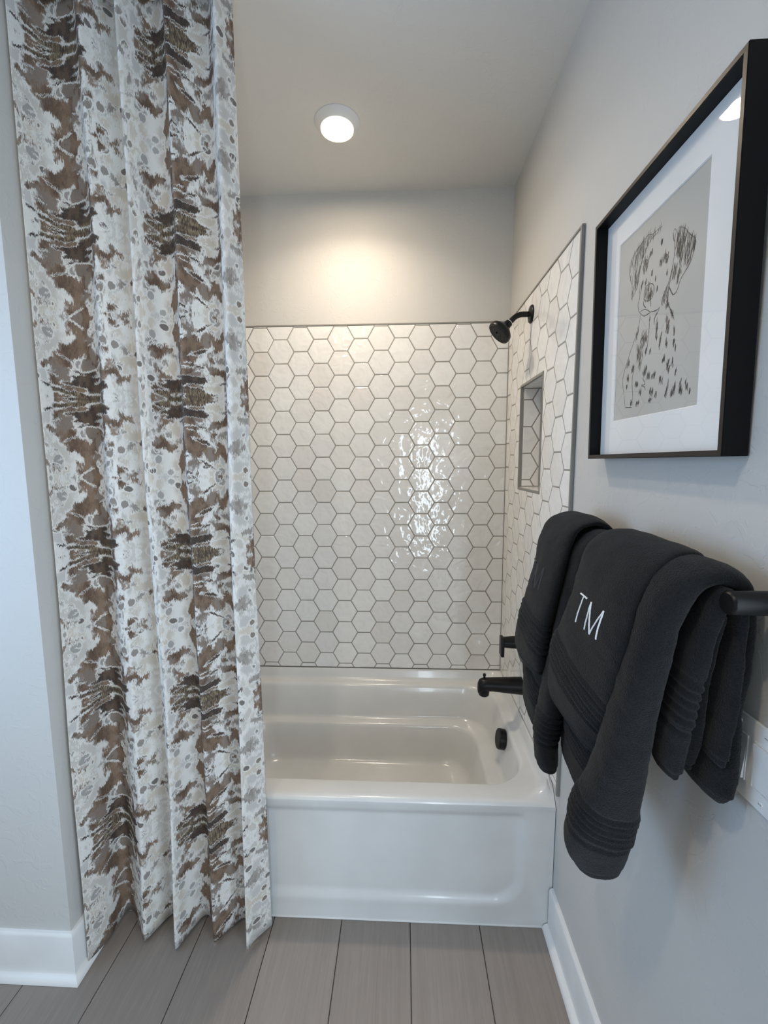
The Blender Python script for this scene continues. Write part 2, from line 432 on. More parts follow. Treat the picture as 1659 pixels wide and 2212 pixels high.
# ------------------------------------------------------------------ floor planks
PW, SEAM = 0.2371, 0.024
edges = []
k = math.ceil((XR-SEAM)/PW)
x = SEAM+k*PW
xs = []
while x > XFAR-PW:
    xs.append(x); x -= PW
for i, (xb, xa) in enumerate(zip(xs[:-1], xs[1:])):
    xa2, xb2 = max(xa, XFAR), min(xb, XR)
    if xb2-xa2 < 0.02: continue
    yend = YF+0.02 if xa2 > XL-0.2 else YL
    yend = YF+0.03
    cut = -0.35-0.37*(i % 3)
    for (y0, y1) in ((YREAR, cut), (cut, yend)):
        bm = bmesh.new()
        g = 0.0011
        x0, x1, yy0, yy1, bv = xa2+g, xb2-g, y0+g, y1-g, 0.0016
        lo = [bm.verts.new(p) for p in ((x0, yy0, -0.012), (x1, yy0, -0.012), (x1, yy1, -0.012), (x0, yy1, -0.012))]
        mi = [bm.verts.new(p) for p in ((x0, yy0, -bv), (x1, yy0, -bv), (x1, yy1, -bv), (x0, yy1, -bv))]
        hi = [bm.verts.new(p) for p in ((x0+bv, yy0+bv, 0), (x1-bv, yy0+bv, 0), (x1-bv, yy1-bv, 0), (x0+bv, yy1-bv, 0))]
        bm.faces.new(hi); bm.faces.new(lo[::-1])
        for a, b in ((lo, mi), (mi, hi)):
            for j in range(4):
                bm.faces.new((a[j], a[(j+1) % 4], b[(j+1) % 4], b[j]))
        link('plank', bm_mesh('plank', bm), sub, M['plank'])

# ------------------------------------------------------------------ hexagon tiles
PITCH_T, CP = 0.1125, 0.0975
GAP = 0.0034
HEX_R = PITCH_T/math.sqrt(3)

def clip(poly, ax, v, keep_less):
    out = []
    n = len(poly)
    for i in range(n):
        a, b = poly[i], poly[(i+1) % n]
        ia = (a[ax] <= v) == keep_less or a[ax] == v
        ib = (b[ax] <= v) == keep_less or b[ax] == v
        if ia: out.append(a)
        if ia != ib:
            t = (v-a[ax])/(b[ax]-a[ax])
            out.append((a[0]+t*(b[0]-a[0]), a[1]+t*(b[1]-a[1])))
    return out

def parea(p):
    return 0.5*sum(p[i][0]*p[(i+1) % len(p)][1]-p[(i+1) % len(p)][0]*p[i][1] for i in range(len(p)))

def hexpoly(cu, cv, r):
    return [(cu+r*math.cos(math.radians(60*i)), cv+r*math.sin(math.radians(60*i))) for i in range(6)]

def cut_hole(poly, hole):
    """polygon minus an axis-aligned rectangle, as one (possibly L-shaped) outline, or None"""
    u0, u1, v0, v1 = hole
    bm = bmesh.new()
    bm.faces.new([bm.verts.new((a, b, 0)) for a, b in poly])
    for co, no in (((u0, 0, 0), (1, 0, 0)), ((u1, 0, 0), (1, 0, 0)), ((0, v0, 0), (0, 1, 0)), ((0, v1, 0), (0, 1, 0))):
        bmesh.ops.bisect_plane(bm, geom=bm.verts[:]+bm.edges[:]+bm.faces[:], plane_co=co, plane_no=no, dist=1e-7)
    kill = [f for f in bm.faces if u0 < f.calc_center_median().x < u1 and v0 < f.calc_center_median().y < v1]
    if not kill:
        bm.free(); return poly
    bmesh.ops.delete(bm, geom=kill, context='FACES')
    if not bm.faces:
        bm.free(); return None
    r = bmesh.ops.dissolve_faces(bm, faces=bm.faces[:])
    bmesh.ops.dissolve_limit(bm, angle_limit=0.01, verts=bm.verts[:], edges=bm.edges[:])
    f = max(bm.faces, key=lambda q: q.calc_area())
    out = [(v.co.x, v.co.y) for v in f.verts]
    bm.free()
    return out

def tile_mesh(poly, to3, thick, bev=0.0022):
    """poly in wall coordinates -> tile slab; to3(u, v, height)"""
    if parea(poly) < 0: poly = poly[::-1]
    n = len(poly)
    ins = []
    for i in range(n):
        a, b, c = poly[i-1], poly[i], poly[(i+1) % n]
        e1 = Vector((b[0]-a[0], b[1]-a[1])).normalized(); e2 = Vector((c[0]-b[0], c[1]-b[1])).normalized()
        n1, n2 = Vector((-e1.y, e1.x)), Vector((-e2.y, e2.x))
        m = n1+n2
        d = max(0.3, m.dot(n1))
        ins.append((b[0]+m.x/d*bev, b[1]+m.y/d*bev))
    V, F = [], []
    for ring, h in ((poly, 0.0005), (poly, thick-0.0011), (ins, thick)):
        V += [to3(a, b, h) for a, b in ring]
    for k in range(2):
        for i in range(n):
            F.append((k*n+i, k*n+(i+1) % n, (k+1)*n+(i+1) % n, (k+1)*n+i))
    F.append(tuple(2*n+i for i in range(n)))
    me = bpy.data.meshes.new('tile'); me.from_pydata([tuple(v) for v in V], [], F)
    bm = bmesh.new(); bm.from_mesh(me)
    tri = [f for f in bm.faces if len(f.verts) > 6]
    if tri: bmesh.ops.triangulate(bm, faces=tri)
    bmesh.ops.recalc_face_normals(bm, faces=bm.faces)
    bm.to_mesh(me); bm.free()
    me.materials.append(M['tile'])
    return me

def tile_field(parent, to3, u_rng, v_rng, cu0, edge0, holes=(), thick=TT):
    shared = None
    u0, u1 = u_rng; v0, v1 = v_rng
    k0 = math.floor((u0-cu0)/CP)-1; k1 = math.ceil((u1-cu0)/CP)+1
    origin = Vector(to3(0, 0, 0))
    for k in range(k0, k1+1):
        cu = cu0+k*CP
        e = edge0+(PITCH_T/2 if k % 2 else 0)
        j0 = math.floor((v0-e)/PITCH_T)-1; j1 = math.ceil((v1-e)/PITCH_T)+1
        for j in range(j0, j1+1):
            cv = e+(j+0.5)*PITCH_T
            r = HEX_R-GAP/math.sqrt(3)
            full = hexpoly(cu, cv, r)
            p = full
            for ax, v, less in ((0, u0+GAP/2, False), (0, u1-GAP/2, True), (1, v0+GAP/2, False), (1, v1-GAP/2, True)):
                p = clip(p, ax, v, less)
                if len(p) < 3: break
            if len(p) < 3 or abs(parea(p)) < 4e-5: continue
            cut = len(p) != 6 or any(abs(a[0]-b[0])+abs(a[1]-b[1]) > 1e-6 for a, b in zip(p, full))
            for h in holes:
                q = cut_hole(p, h)
                if q is None: p = None; break
                if q is not p: cut = True; p = q
            if p is None or abs(parea(p)) < 4e-5: continue
            if cut:
                cc = (sum(a for a, b in p)/len(p), sum(b for a, b in p)/len(p))
                me = tile_mesh([(a-cc[0], b-cc[1]) for a, b in p], lambda a, b, h: Vector(to3(a, b, h))-origin, thick)
                o = link('tile', me, parent); o.location = to3(cc[0], cc[1], 0)
            else:
                if shared is None:
                    shared = tile_mesh(hexpoly(0, 0, r), lambda a, b, h: Vector(to3(a, b, h))-origin, thick)
                o = link('tile', shared, parent); o.location = to3(cu, cv, 0)
            # hand-set tiles lean by a fraction of a degree
            o.rotation_euler = [random.uniform(-0.0045, 0.0045) if i != (1 if parent is wb else 0) else 0 for i in range(3)]

def grout(parent, lst):
    boxes('grout', lst, M['grout'], parent)
GT = TT-0.0007
grout(wb, [(XL+0.001, XR-0.001, YB-GT, YB+0.001, TILE_BOT-0.004, TILE_TOP)])
tile_field(wb, lambda a, b, h: (a, YB-h, b), (XL+TT, XR-TT), (TILE_BOT-0.004, TILE_TOP), 0.0885, 2.1130)
grout(wr, [(XR-GT, XR+0.001, TILE_EDGE+0.004, NY0, TILE_BOT-0.004, TILE_TOP), (XR-GT, XR+0.001, NY1, YB-0.001, TILE_BOT-0.004, TILE_TOP),
           (XR-GT, XR+0.001, NY0, NY1, TILE_BOT-0.004, NZ0), (XR-GT, XR+0.001, NY0, NY1, NZ1, TILE_TOP)])
tile_field(wr, lambda a, b, h: (XR-h, a, b), (TILE_EDGE+0.010, YB-TT), (TILE_BOT-0.004, TILE_TOP), 1.4365, 2.1735, holes=[(NY0-0.008, NY1+0.008, NZ0-0.008, NZ1+0.008)])
# niche: tiled back and returns, metal edge
grout(wr, [(XR+ND-0.0083, XR+ND-0.0005, NY0+0.0005, NY1-0.0005, NZ0+0.0005, NZ1-0.0005)])
tile_field(wr, lambda a, b, h: (XR+ND-0.003-h, a, b), (NY0+0.004, NY1-0.004), (NZ0+0.004, NZ1-0.004), 1.640, NZ0+0.052, thick=0.006)
for nm, b in (('niche_slab', (XR+0.002, XR+ND-0.009, NY0+0.0005, NY1-0.0005, NZ0, NZ0+0.004)), ('niche_slab', (XR+0.002, XR+ND-0.009, NY0+0.0005, NY1-0.0005, NZ1-0.004, NZ1)),
              ):
    boxes(nm, [b], M['tile'], wr)
for ysign, yw in ((-1, NY1), (1, NY0)):      # the two upright returns carry cut hexagons too
    grout(wr, [(XR+0.002, XR+ND-0.009, min(yw, yw+ysign*0.0033), max(yw, yw+ysign*0.0033), NZ0+0.0045, NZ1-0.0045)])
    tile_field(wr, lambda a, b, h, yw=yw, ysign=ysign: (a, yw+ysign*h, b), (XR+0.003, XR+ND-0.0095), (NZ0+0.0045, NZ1-0.0045), 0.513, 1.841, thick=0.004)
e = 0.007
for b in ((NY0-e, NY1+e, NZ1-0.001, NZ1+e), (NY0-e, NY1+e, NZ0-e, NZ0+0.001), (NY0-e, NY0+0.001, NZ0, NZ1), (NY1-0.001, NY1+e, NZ0, NZ1)):
    boxes('niche_edge', [(XR-TT-0.0012, XR+0.004, b[0], b[1], b[2], b[3])], M['trim_metal'], wr)
# tiles of the left end wall of the alcove
LE = TILE_EDGE
grout(wl, [(XL-0.001, XL+GT, LE+0.004, YB-0.001, TILE_BOT-0.004, TILE_TOP)])
tile_field(wl, lambda a, b, h: (XL+h, a, b), (LE+0.010, YB-TT), (TILE_BOT-0.004, TILE_TOP), 1.4365, 2.1735)
# metal edge strips
t1 = boxes('trim_1', [(XL+TT, XR-TT, YB-TT-0.0015, YB-0.0003, TILE_TOP, TILE_TOP+0.006)], M['trim_metal'])
t2 = boxes('trim_2', [(XR-TT-0.0015, XR-0.0003, TILE_EDGE, YB-TT, TILE_TOP, TILE_TOP+0.006)], M['trim_metal'])
t3 = boxes('trim_3', [(XR-TT-0.003, XR-0.0003, TILE_EDGE, TILE_EDGE+0.009, TILE_BOT-0.016, TILE_TOP)], M['trim_metal'], bevel=0.0012)
t4 = boxes('trim_4', [(XL+0.0003, XL+TT+0.003, LE, LE+0.009, TILE_BOT-0.016, TILE_TOP)], M['trim_metal'], bevel=0.0012)
struct(t1, 'thin taupe metal strip along the top of the back wall tiles', 'trim')
struct(t2, 'thin taupe metal strip sloping along the top of the right wall tiles', 'trim')
struct(t3, 'upright taupe metal strip ending the tiles beside the framed drawing', 'trim')
struct(t4, 'upright taupe metal strip ending the tiles behind the shower curtain', 'trim')

# ------------------------------------------------------------------ baseboards (board with eased top, quarter round at its foot)
def baseboard(name, p0, p1, nrm, label, h=0.155, t=0.014, m0=0, m1=0):
    """p0->p1 along the wall, nrm points into the room; m0/m1 mitre the ends outwards (+1) or inwards (-1)"""
    d = Vector((p1[0]-p0[0], p1[1]-p0[1], 0)); L = d.length; d.normalize(); n = Vector((*nrm, 0))
    def sweep(nm, prof, parent, mat=M['white_trim']):
        V, F = [], []
        for s, mm in ((0, -m0), (L, m1)):
            for o_, z in prof:
                q = Vector((p0[0], p0[1], 0))+d*(s+mm*o_)+n*o_; q.z = z; V.append(q)
        k = len(prof)
        for i in range(k): F.append((i, (i+1) % k, k+(i+1) % k, k+i))
        F.append(tuple(range(k))); F.append(tuple(k+i for i in range(k)))
        return link(nm, mesh(nm, V, F, True, 30), parent, mat)
    b = sweep(name, [(0.0003, 0.001), (t, 0.001), (t, h-0.010), (t-0.002, h-0.005), (t-0.006, h-0.001), (0.0003, h)], None)
    struct(b, label, 'baseboard')
    q = [(t+0.0002, 0.001)]+[(t+0.019*math.cos(a), 0.001+0.019*math.sin(a)) for a in [i*math.pi/2/7 for i in range(8)]]
    sweep('quarter_round', q, b)
    return b
baseboard('baseboard_right', (XR, YF-0.002), (XR, DOOR[1]+0.056), (-1, 0), 'white baseboard running along the right wall below the towels')
baseboard('baseboard_left', (XFAR, YL), (XL, YL), (0, -1), 'white baseboard along the front of the left partition wall', m1=1)
baseboard('baseboard_return', (XL, YL), (XL, YF-0.002), (1, 0), 'short white baseboard return beside the shower curtain hem', m0=1)

# ================================================================== BATHTUB
tub = empty('bathtub', ((XL+XR)/2, (YF+YB)/2, 0))
tag(tub, 'white alcove bathtub with moulded apron below the tiled wall', 'bathtub')
def tpart(o):
    o.parent = tub; o.matrix_parent_inverse = Matrix.Translation(tub.location).inverted(); return o

def rrect(x0, x1, y0, y1, r, n=12):
    pts = []
    for cx, cy, a0 in ((x1-r, y1-r, 0), (x0+r, y1-r, 90), (x0+r, y0+r, 180), (x1-r, y0+r, 270)):
        for i in range(n+1):
            a = math.radians(a0+90*i/n)
            pts.append((cx+r*math.cos(a), cy+r*math.sin(a)))
    # extra points on the long sides so the surface can bend
    return pts
tx0, tx1, ty0, ty1 = XL+0.002, XR-0.002, YF, YB-0.0095
def lipz(zl, zd):
    return lambda x, y: zd+(zl-zd)*sstep(YF+0.012, YF+0.055, y)
R_ = [
    (rrect(tx0, tx1, ty0+0.004, ty1, 0.004), lambda x, y: 0.445),
    (rrect(tx0, tx1, ty0, ty1, 0.006), lipz(0.514, 0.448)),
    (rrect(tx0+0.009, tx1-0.009, ty0+0.004, ty1-0.009, 0.03), lipz(0.516, 0.4575)),
    (rrect(tx0+0.014, tx1-0.014, ty0+0.010, ty1-0.014, 0.06), lipz(0.508, 0.4605)),
    (rrect(tx0+0.022, tx1-0.020, ty0+0.018, ty1-0.020, 0.09), lipz(0.480, 0.461)),
    (rrect(tx0+0.030, tx1-0.028, ty0+0.026, ty1-0.028, 0.11), lipz(0.466, 0.461)),
    (rrect(tx0+0.045, tx1-0.034, ty0+0.045, ty1-0.040, 0.12), lambda x, y: 0.462),
    (rrect(-0.875, 0.452, 1.402, 2.092, 0.150), lambda x, y: 0.4615),
    (rrect(-0.868, 0.446, 1.409, 2.084, 0.147), lambda x, y: 0.4595),
    (rrect(-0.862, 0.440, 1.415, 2.077, 0.144), lambda x, y: 0.453),
    (rrect(-0.858, 0.436, 1.419, 2.072, 0.142), lambda x, y: 0.443),
    (rrect(-0.840, 0.424, 1.426, 2.062, 0.140), lambda x, y: 0.38),
    (rrect(-0.820, 0.412, 1.432, 2.052, 0.138), lambda x, y: 0.312),
    (rrect(-0.816, 0.408, 1.435, 2.048, 0.137), lambda x, y: 0.302),
    (rrect(-0.805, 0.392, 1.442, 2.036, 0.135), lambda x, y: 0.296),
    (rrect(-0.780, 0.350, 1.450, 2.012, 0.130), lambda x, y: 0.293),
    (rrect(-0.772, 0.342, 1.454, 2.006, 0.128), lambda x, y: 0.288),
    (rrect(-0.766, 0.337, 1.458, 2.001, 0.126), lambda x, y: 0.277),
    (rrect(-0.735, 0.318, 1.474, 1.984, 0.120), lambda x, y: 0.20),
    (rrect(-0.712, 0.305, 1.486, 1.972, 0.116), lambda x, y: 0.150),
    (rrect(-0.700, 0.297, 1.494, 1.962, 0.113), lambda x, y: 0.132),
    (rrect(-0.682, 0.285, 1.506, 1.948, 0.110), lambda x, y: 0.121),
    (rrect(-0.650, 0.262, 1.530, 1.922, 0.100), lambda x, y: 0.116),
    (rrect(-0.400, 0.100, 1.66, 1.79, 0.04), lambda x, y: 0.113),
]
# resample every ring by the same parameter so quads stay tidy
def resample(ring, n):
    P = [Vector(p) for p in ring]; P.append(P[0])
    L = [0]
    for a, b in zip(P, P[1:]): L.append(L[-1]+(b-a).length)
    out = []; j = 0
    for i in range(n):
        s = L[-1]*i/n
        while L[j+1] < s: j += 1
        f = (s-L[j])/max(1e-9, L[j+1]-L[j])
        out.append(P[j].lerp(P[j+1], f))
    return out
def side_param(ring, nside=26, ncorner=12):
    """corner arcs keep their points, sides are split evenly: identical topology for all rings"""
    n = ncorner+1; out = []
    for c in range(4):
        arc = ring[c*n:(c+1)*n]; out += [Vector(p) for p in arc]
        a, b = Vector(arc[-1]), Vector(ring[((c+1) % 4)*n])
        for i in range(1, nside): out.append(a.lerp(b, i/nside))
    return out
V, F = [], []
rings = [side_param(r) for r, z in R_]
nr = len(rings[0])
for ring, (_, zf) in zip(rings, R_):
    V += [Vector((p.x, p.y, zf(p.x, p.y))) for p in ring]
for i in range(len(rings)-1):
    for k in range(nr):
        F.append((i*nr+k, i*nr+(k+1) % nr, (i+1)*nr+(k+1) % nr, (i+1)*nr+k))
F.append(tuple((len(rings)-1)*nr+k for k in range(nr)))
tpart(link('basin', mesh('basin', V, F, True, 60), None, M['porcelain']))
# apron with a shallow moulded panel
nx, nz = 150, 56
V, F = [], []
for j in range(nz+1):
    z = 0.002+0.447*j/nz
    for i in range(nx+1):
        x = tx0+(tx1-tx0)*i/nx
        # signed distance to the rounded panel
        hx, hz, cr = 0.665, 0.260, 0.10
        dx, dz = abs(x-(-0.265))-hx+cr, abs(z-0.345)-hz+cr
        sd = math.hypot(max(dx, 0), max(dz, 0))+min(max(dx, dz), 0)-cr
        rec = 0.013*(1-sstep(-0.022, 0.012, sd))*(1-sstep(0.395, 0.425, z))
        y = YF+0.004+rec-0.004*sstep(0.425, 0.445, z)-0.003*(1-sstep(0.0, 0.05, z))
        V.append((x, y, z))
for j in range(nz):
    for i in range(nx):
        a = j*(nx+1)+i
        F.append((a, a+1, a+nx+2, a+nx+1))
# give the sheet a back
nb = len(V)
V += [(tx0, YF+0.03, 0.002), (tx1, YF+0.03, 0.002), (tx1, YF+0.03, 0.44), (tx0, YF+0.03, 0.44)]
F.append((nb, nb+3, nb+2, nb+1))
tpart(link('apron', mesh('apron', V, F, True, 60), None, M['porcelain']))
tpart(boxes('end_panel', [(tx0, tx0+0.004, YF+0.03, ty1, 0.002, 0.44)], M['porcelain']))
tpart(boxes('caulk_line', [(tx0, tx1, YF-0.002, YF+0.004, 0.0005, 0.005)], M['white_trim'], bevel=0.001))
ov = lathe('overflow_cover', [(0.0, 0.0), (0.041, 0.0), (0.041, -0.022), (0.0395, -0.026), (0.0365, -0.0275), (0.0, -0.0275)], M['black'], None, 'X', (0, 0, 0))
ov.location = (0.427, 1.735, 0.408); ov.rotation_euler = (0, math.radians(9), 0)
tpart(ov)
lathe('overflow_face', [(0.0, -0.0272), (0.036, -0.0272), (0.0355, -0.0282), (0.0, -0.0284)], M['black_face'], ov, 'X')

# ================================================================== TAPS
SY = 1.780
XT = XR-TT
sh = empty('shower_fixture', (XT, SY, 2.150)); tag(sh, 'matte black shower head on a bent arm from the tiled wall', 'shower head')
lathe('flange', [(0.0, 0.0005), (0.034, 0.0005), (0.034, -0.003), (0.031, -0.007), (0.016, -0.011), (0.0, -0.011)], M['black'], sh, 'X')
arm = []
for i in range(6): arm.append((-0.008-0.024*i/5, 0, 0))
for i in range(1, 11):
    a = math.radians(45*i/10); arm.append((-0.032-0.055*math.sin(a), 0, -0.055*(1-math.cos(a))))
ex, ez = arm[-1][0], arm[-1][2]
dv = Vector((-math.cos(math.radians(45)), 0, -math.sin(math.radians(45))))
for i in range(1, 4): arm.append((ex+dv.x*0.020*i/3, 0, ez+dv.z*0.020*i/3))
tube('arm', arm, 0.0105, M['black'], sh)
E0 = Vector(arm[-1])
head = empty('spray_head', E0)
head.parent = sh
head.rotation_euler = Vector((0, 0, 1)).rotation_difference(Vector((dv.x, -0.10, dv.z)).normalized()).to_euler()
lathe('seal_ring', [(0.0115, -0.003), (0.0125, -0.003), (0.0125, 0.001), (0.0115, 0.001)], M['washer'], head, caps=False)
lathe('body', [(0.0, 0.0), (0.0145, 0.0), (0.0155, 0.003), (0.0155, 0.012), (0.0165, 0.013), (0.0165, 0.018), (0.020, 0.021), (0.034, 0.031), (0.0465, 0.042), (0.0485, 0.047), (0.0490, 0.058), (0.0475, 0.061), (0.0, 0.061)], M['black'], head, seg=56)
fc = lathe('spray_face', [(0.0, 0.0605), (0.0435, 0.0605), (0.043, 0.0622), (0.0, 0.0625)], M['black_face'], head, seg=56)
boxes('tab', [(-0.0012, 0.0012, 0.0, 0.0, 0, 0)] and [(0.004, 0.012, -0.0012, 0.0012, 0.062, 0.0665)], M['black'], head)
nz_ = []
bm = bmesh.new()
for ring, cnt in ((0.012, 8), (0.022, 14), (0.032, 20), (0.039, 26)):
    for k in range(cnt):
        a = 2*math.pi*k/cnt
        box_bm(bm, ring*math.cos(a)-0.0011, ring*math.cos(a)+0.0011, ring*math.sin(a)-0.0011, ring*math.sin(a)+0.0011, 0.062, 0.0638)
nzo = link('nozzles', bm_mesh('nozzles', bm), head, M['black']); nzo['kind'] = 'stuff'

sp = empty('tub_spout', (XT, 1.745, 0.645)); tag(sp, 'matte black tub spout with diverter pin above the bath', 'spout')
# tapering spout with a down-turned end
prof = [(0.0, 0.0, 0.036, 0.036), (-0.03, 0.0005, 0.0345, 0.0345), (-0.08, 0.002, 0.0315, 0.031), (-0.125, 0.004, 0.0285, 0.028), (-0.150, 0.003, 0.0275, 0.028), (-0.166, -0.001, 0.026, 0.031), (-0.176, -0.006, 0.022, 0.030), (-0.182, -0.011, 0.015, 0.023), (-0.184, -0.014, 0.006, 0.010)]
V, F = [], []
sg = 40
for px_, zc_, ry, rz in prof:
    for k in range(sg):
        a = 2*math.pi*k/sg; V.append((px_, ry*math.cos(a), zc_+rz*math.sin(a)*(1.0 if math.sin(a) > 0 else 1.0)))
for i in range(len(prof)-1):
    for k in range(sg): F.append((i*sg+k, i*sg+(k+1) % sg, (i+1)*sg+(k+1) % sg, (i+1)*sg+k))
F.append(tuple(range(sg))); F.append(tuple((len(prof)-1)*sg+k for k in range(sg)))
link('spout_body', mesh('spout_body', V, F, True, 60), sp, M['black'])
lathe('outlet', [(0.0, -0.044), (0.0185, -0.044), (0.0215, -0.041), (0.0235, -0.02), (0.023, 0.0), (0.0, 0.0)], M['black'], sp, 'Z', (-0.157, 0, 0))
lathe('diverter_pin', [(0.0, 0.0), (0.0045, 0.0), (0.0045, 0.014), (0.0062, 0.016), (0.0062, 0.023), (0.005, 0.0245), (0.0, 0.0245)], M['black'], sp, 'Z', (-0.156, 0, 0.026), seg=20)

vh = empty('shower_valve', (XT, 1.745, 0.835)); tag(vh, 'matte black valve plate with lever handle behind the small towels', 'tap')
lathe('valve_plate', [(0.0, 0.0005), (0.085, 0.0005), (0.085, -0.004), (0.081, -0.008), (0.05, -0.011), (0.0, -0.011)], M['black'], vh, 'X', seg=64)
lathe('handle_hub', [(0.0, -0.008), (0.027, -0.008), (0.025, -0.045), (0.022, -0.082), (0.0, -0.082)], M['black'], vh, 'X')
boxes('lever', [(-0.094, -0.080, -0.022, 0.022, -0.058, 0.024)], M['black'], vh, bevel=0.004)

# ================================================================== SHOWER CURTAIN
rod = empty('curtain_track', (XL, 1.245, ZC)); tag(rod, 'slim black curtain track let into the ceiling above the shower curtain', 'curtain track')
boxes('rail', [(0.002, XR-XL-0.002, -0.012, 0.012, -0.0012, 0.010)], M['black'], rod)
for xx in (0.002, XR-XL-0.014):
    boxes('end_stop', [(xx, xx+0.012, -0.014, 0.014, -0.0014, 0.010)], M['black'], rod)

BOT = [(-0.995, 1.152), (-0.976, 1.225), (-0.975, 1.300), (-0.945, 1.306), (-0.885, 1.250), (-0.853, 1.218), (-0.838, 1.245), (-0.812, 1.300), (-0.790, 1.303), (-0.757, 1.245), (-0.739, 1.200), (-0.722, 1.235),
       (-0.695, 1.298), (-0.668, 1.298), (-0.640, 1.258), (-0.620, 1.226), (-0.598, 1.255), (-0.557, 1.300), (-0.532, 1.290), (-0.516, 1.240), (-0.505, 1.205), (-0.489, 1.235), (-0.447, 1.284)]
TOP = [(-1.008, 1.190), (-0.985, 1.240), (-0.965, 1.262), (-0.935, 1.264), (-0.880, 1.255), (-0.845, 1.222), (-0.828, 1.245), (-0.800, 1.285), (-0.782, 1.287), (-0.755, 1.250), (-0.737, 1.212), (-0.718, 1.240),
       (-0.690, 1.285), (-0.662, 1.285), (-0.632, 1.255), (-0.612, 1.220), (-0.590, 1.250), (-0.545, 1.285), (-0.520, 1.278), (-0.497, 1.240), (-0.476, 1.205), (-0.464, 1.228), (-0.449, 1.255)]
NC, NR_ = 330, 90
Z0, Z1 = 0.016, 2.8222
def fine(P):
    pts = [Vector(catmull(P, (len(P)-1)*i/(NC*4))) for i in range(NC*4+1)]
    L = [0]
    for a, b in zip(pts, pts[1:]): L.append(L[-1]+(b-a).length)
    out, j = [], 0
    for i in range(NC+1):
        s = L[-1]*i/NC
        while j < len(L)-2 and L[j+1] < s: j += 1
        out.append(pts[j].lerp(pts[j+1], (s-L[j])/max(1e-9, L[j+1]-L[j])))
    return out, L[-1]
cb, LB = fine(BOT)
ct, LT = fine(TOP)
cur = empty('shower_curtain', (-0.73, 1.25, 0.0)); tag(cur, 'white shower curtain printed with brown and taupe blotches, hanging in folds', 'shower curtain')
V, F, UV = [], [], []
for j in range(NR_+1):
    f = j/NR_; z = Z0+(Z1-Z0)*f
    g = f**0.8
    for i in range(NC+1):
        p = cb[i].lerp(ct[i], g)
        u = i/NC*1.06
        wv = noise.noise(Vector((u*5.0, z*1.1, 2.0)))*0.010*math.sin(math.pi*min(1, f*1.25)) + noise.noise(Vector((u*14.0, z*2.0, 7.0)))*0.0035
        wx = noise.noise(Vector((u*4.0, z*0.9, 11.0)))*0.012*math.sin(math.pi*min(1, f*1.1))
        xx = p.x+wx*sstep(0, 0.06, u)
        yy = p.y+wv
        zz = z-(0.007*(1-sstep(0, 0.05, f)))*noise.noise(Vector((u*7, 0, 3)))
        V.append((xx, yy, zz)); UV.append((u, z))
for j in range(NR_):
    for i in range(NC):
        a = j*(NC+1)+i; F.append((a, a+1, a+NC+2, a+NC+1))
me = bpy.data.meshes.new('cloth'); me.from_pydata(V, [], F)
uvl = me.uv_layers.new(name='UVMap')
for lp in me.loops: uvl.data[lp.index].uv = UV[lp.vertex_index]
me.polygons.foreach_set('use_smooth', [True]*len(me.polygons))
cl = link('cloth', me, None, M['curtain'])
cl.parent = cur; cl.matrix_parent_inverse = Matrix.Translation(cur.location).inverted()
so = cl.modifiers.new('thickness', 'SOLIDIFY'); so.thickness = 0.0012; so.offset = 0

# ================================================================== TOWEL BAR
PX0, PY, PZ = 0.421, 0.566, 1.397
BARX = 0.440
tb = empty('towel_bar', (XR, PY, PZ)); tag(tb, 'matte black towel bar on round posts carrying the charcoal towels', 'towel bar')
def post(y):
    lathe('post', [(0.0, PX0-XR), (0.0130, PX0-XR), (0.0152, PX0-XR+0.002), (0.0160, PX0-XR+0.004), (0.0160, -0.008), (0.0165, -0.007), (0.0240, -0.006), (0.0245, -0.001), (0.0, -0.0005)], M['black'], tb, 'X', (0, y, 0), seg=56)
post(0.0); post(0.615)
tube('rail', [(BARX-XR, 0.0, -0.006), (BARX-XR, 0.2, -0.006), (BARX-XR, 0.4, -0.006), (BARX-XR, 0.615, -0.006)], 0.0085, M['black'], tb)

# ================================================================== TOWELS
RIDGE = 0.0118
def band(d, amp):
    """height of the woven band at distance d from the hem"""
    if 0.066 < d < 0.072: return -amp*1.5*math.sin(math.pi*(d-0.066)/0.006)
    if 0.074 < d < 0.074+5*RIDGE: return amp*(0.15+math.cos(2*math.pi*((d-0.074)/RIDGE-0.5)))*0.75
    if 0.074+5*RIDGE < d < 0.080+5*RIDGE: return -amp*0.6
    return 0.0

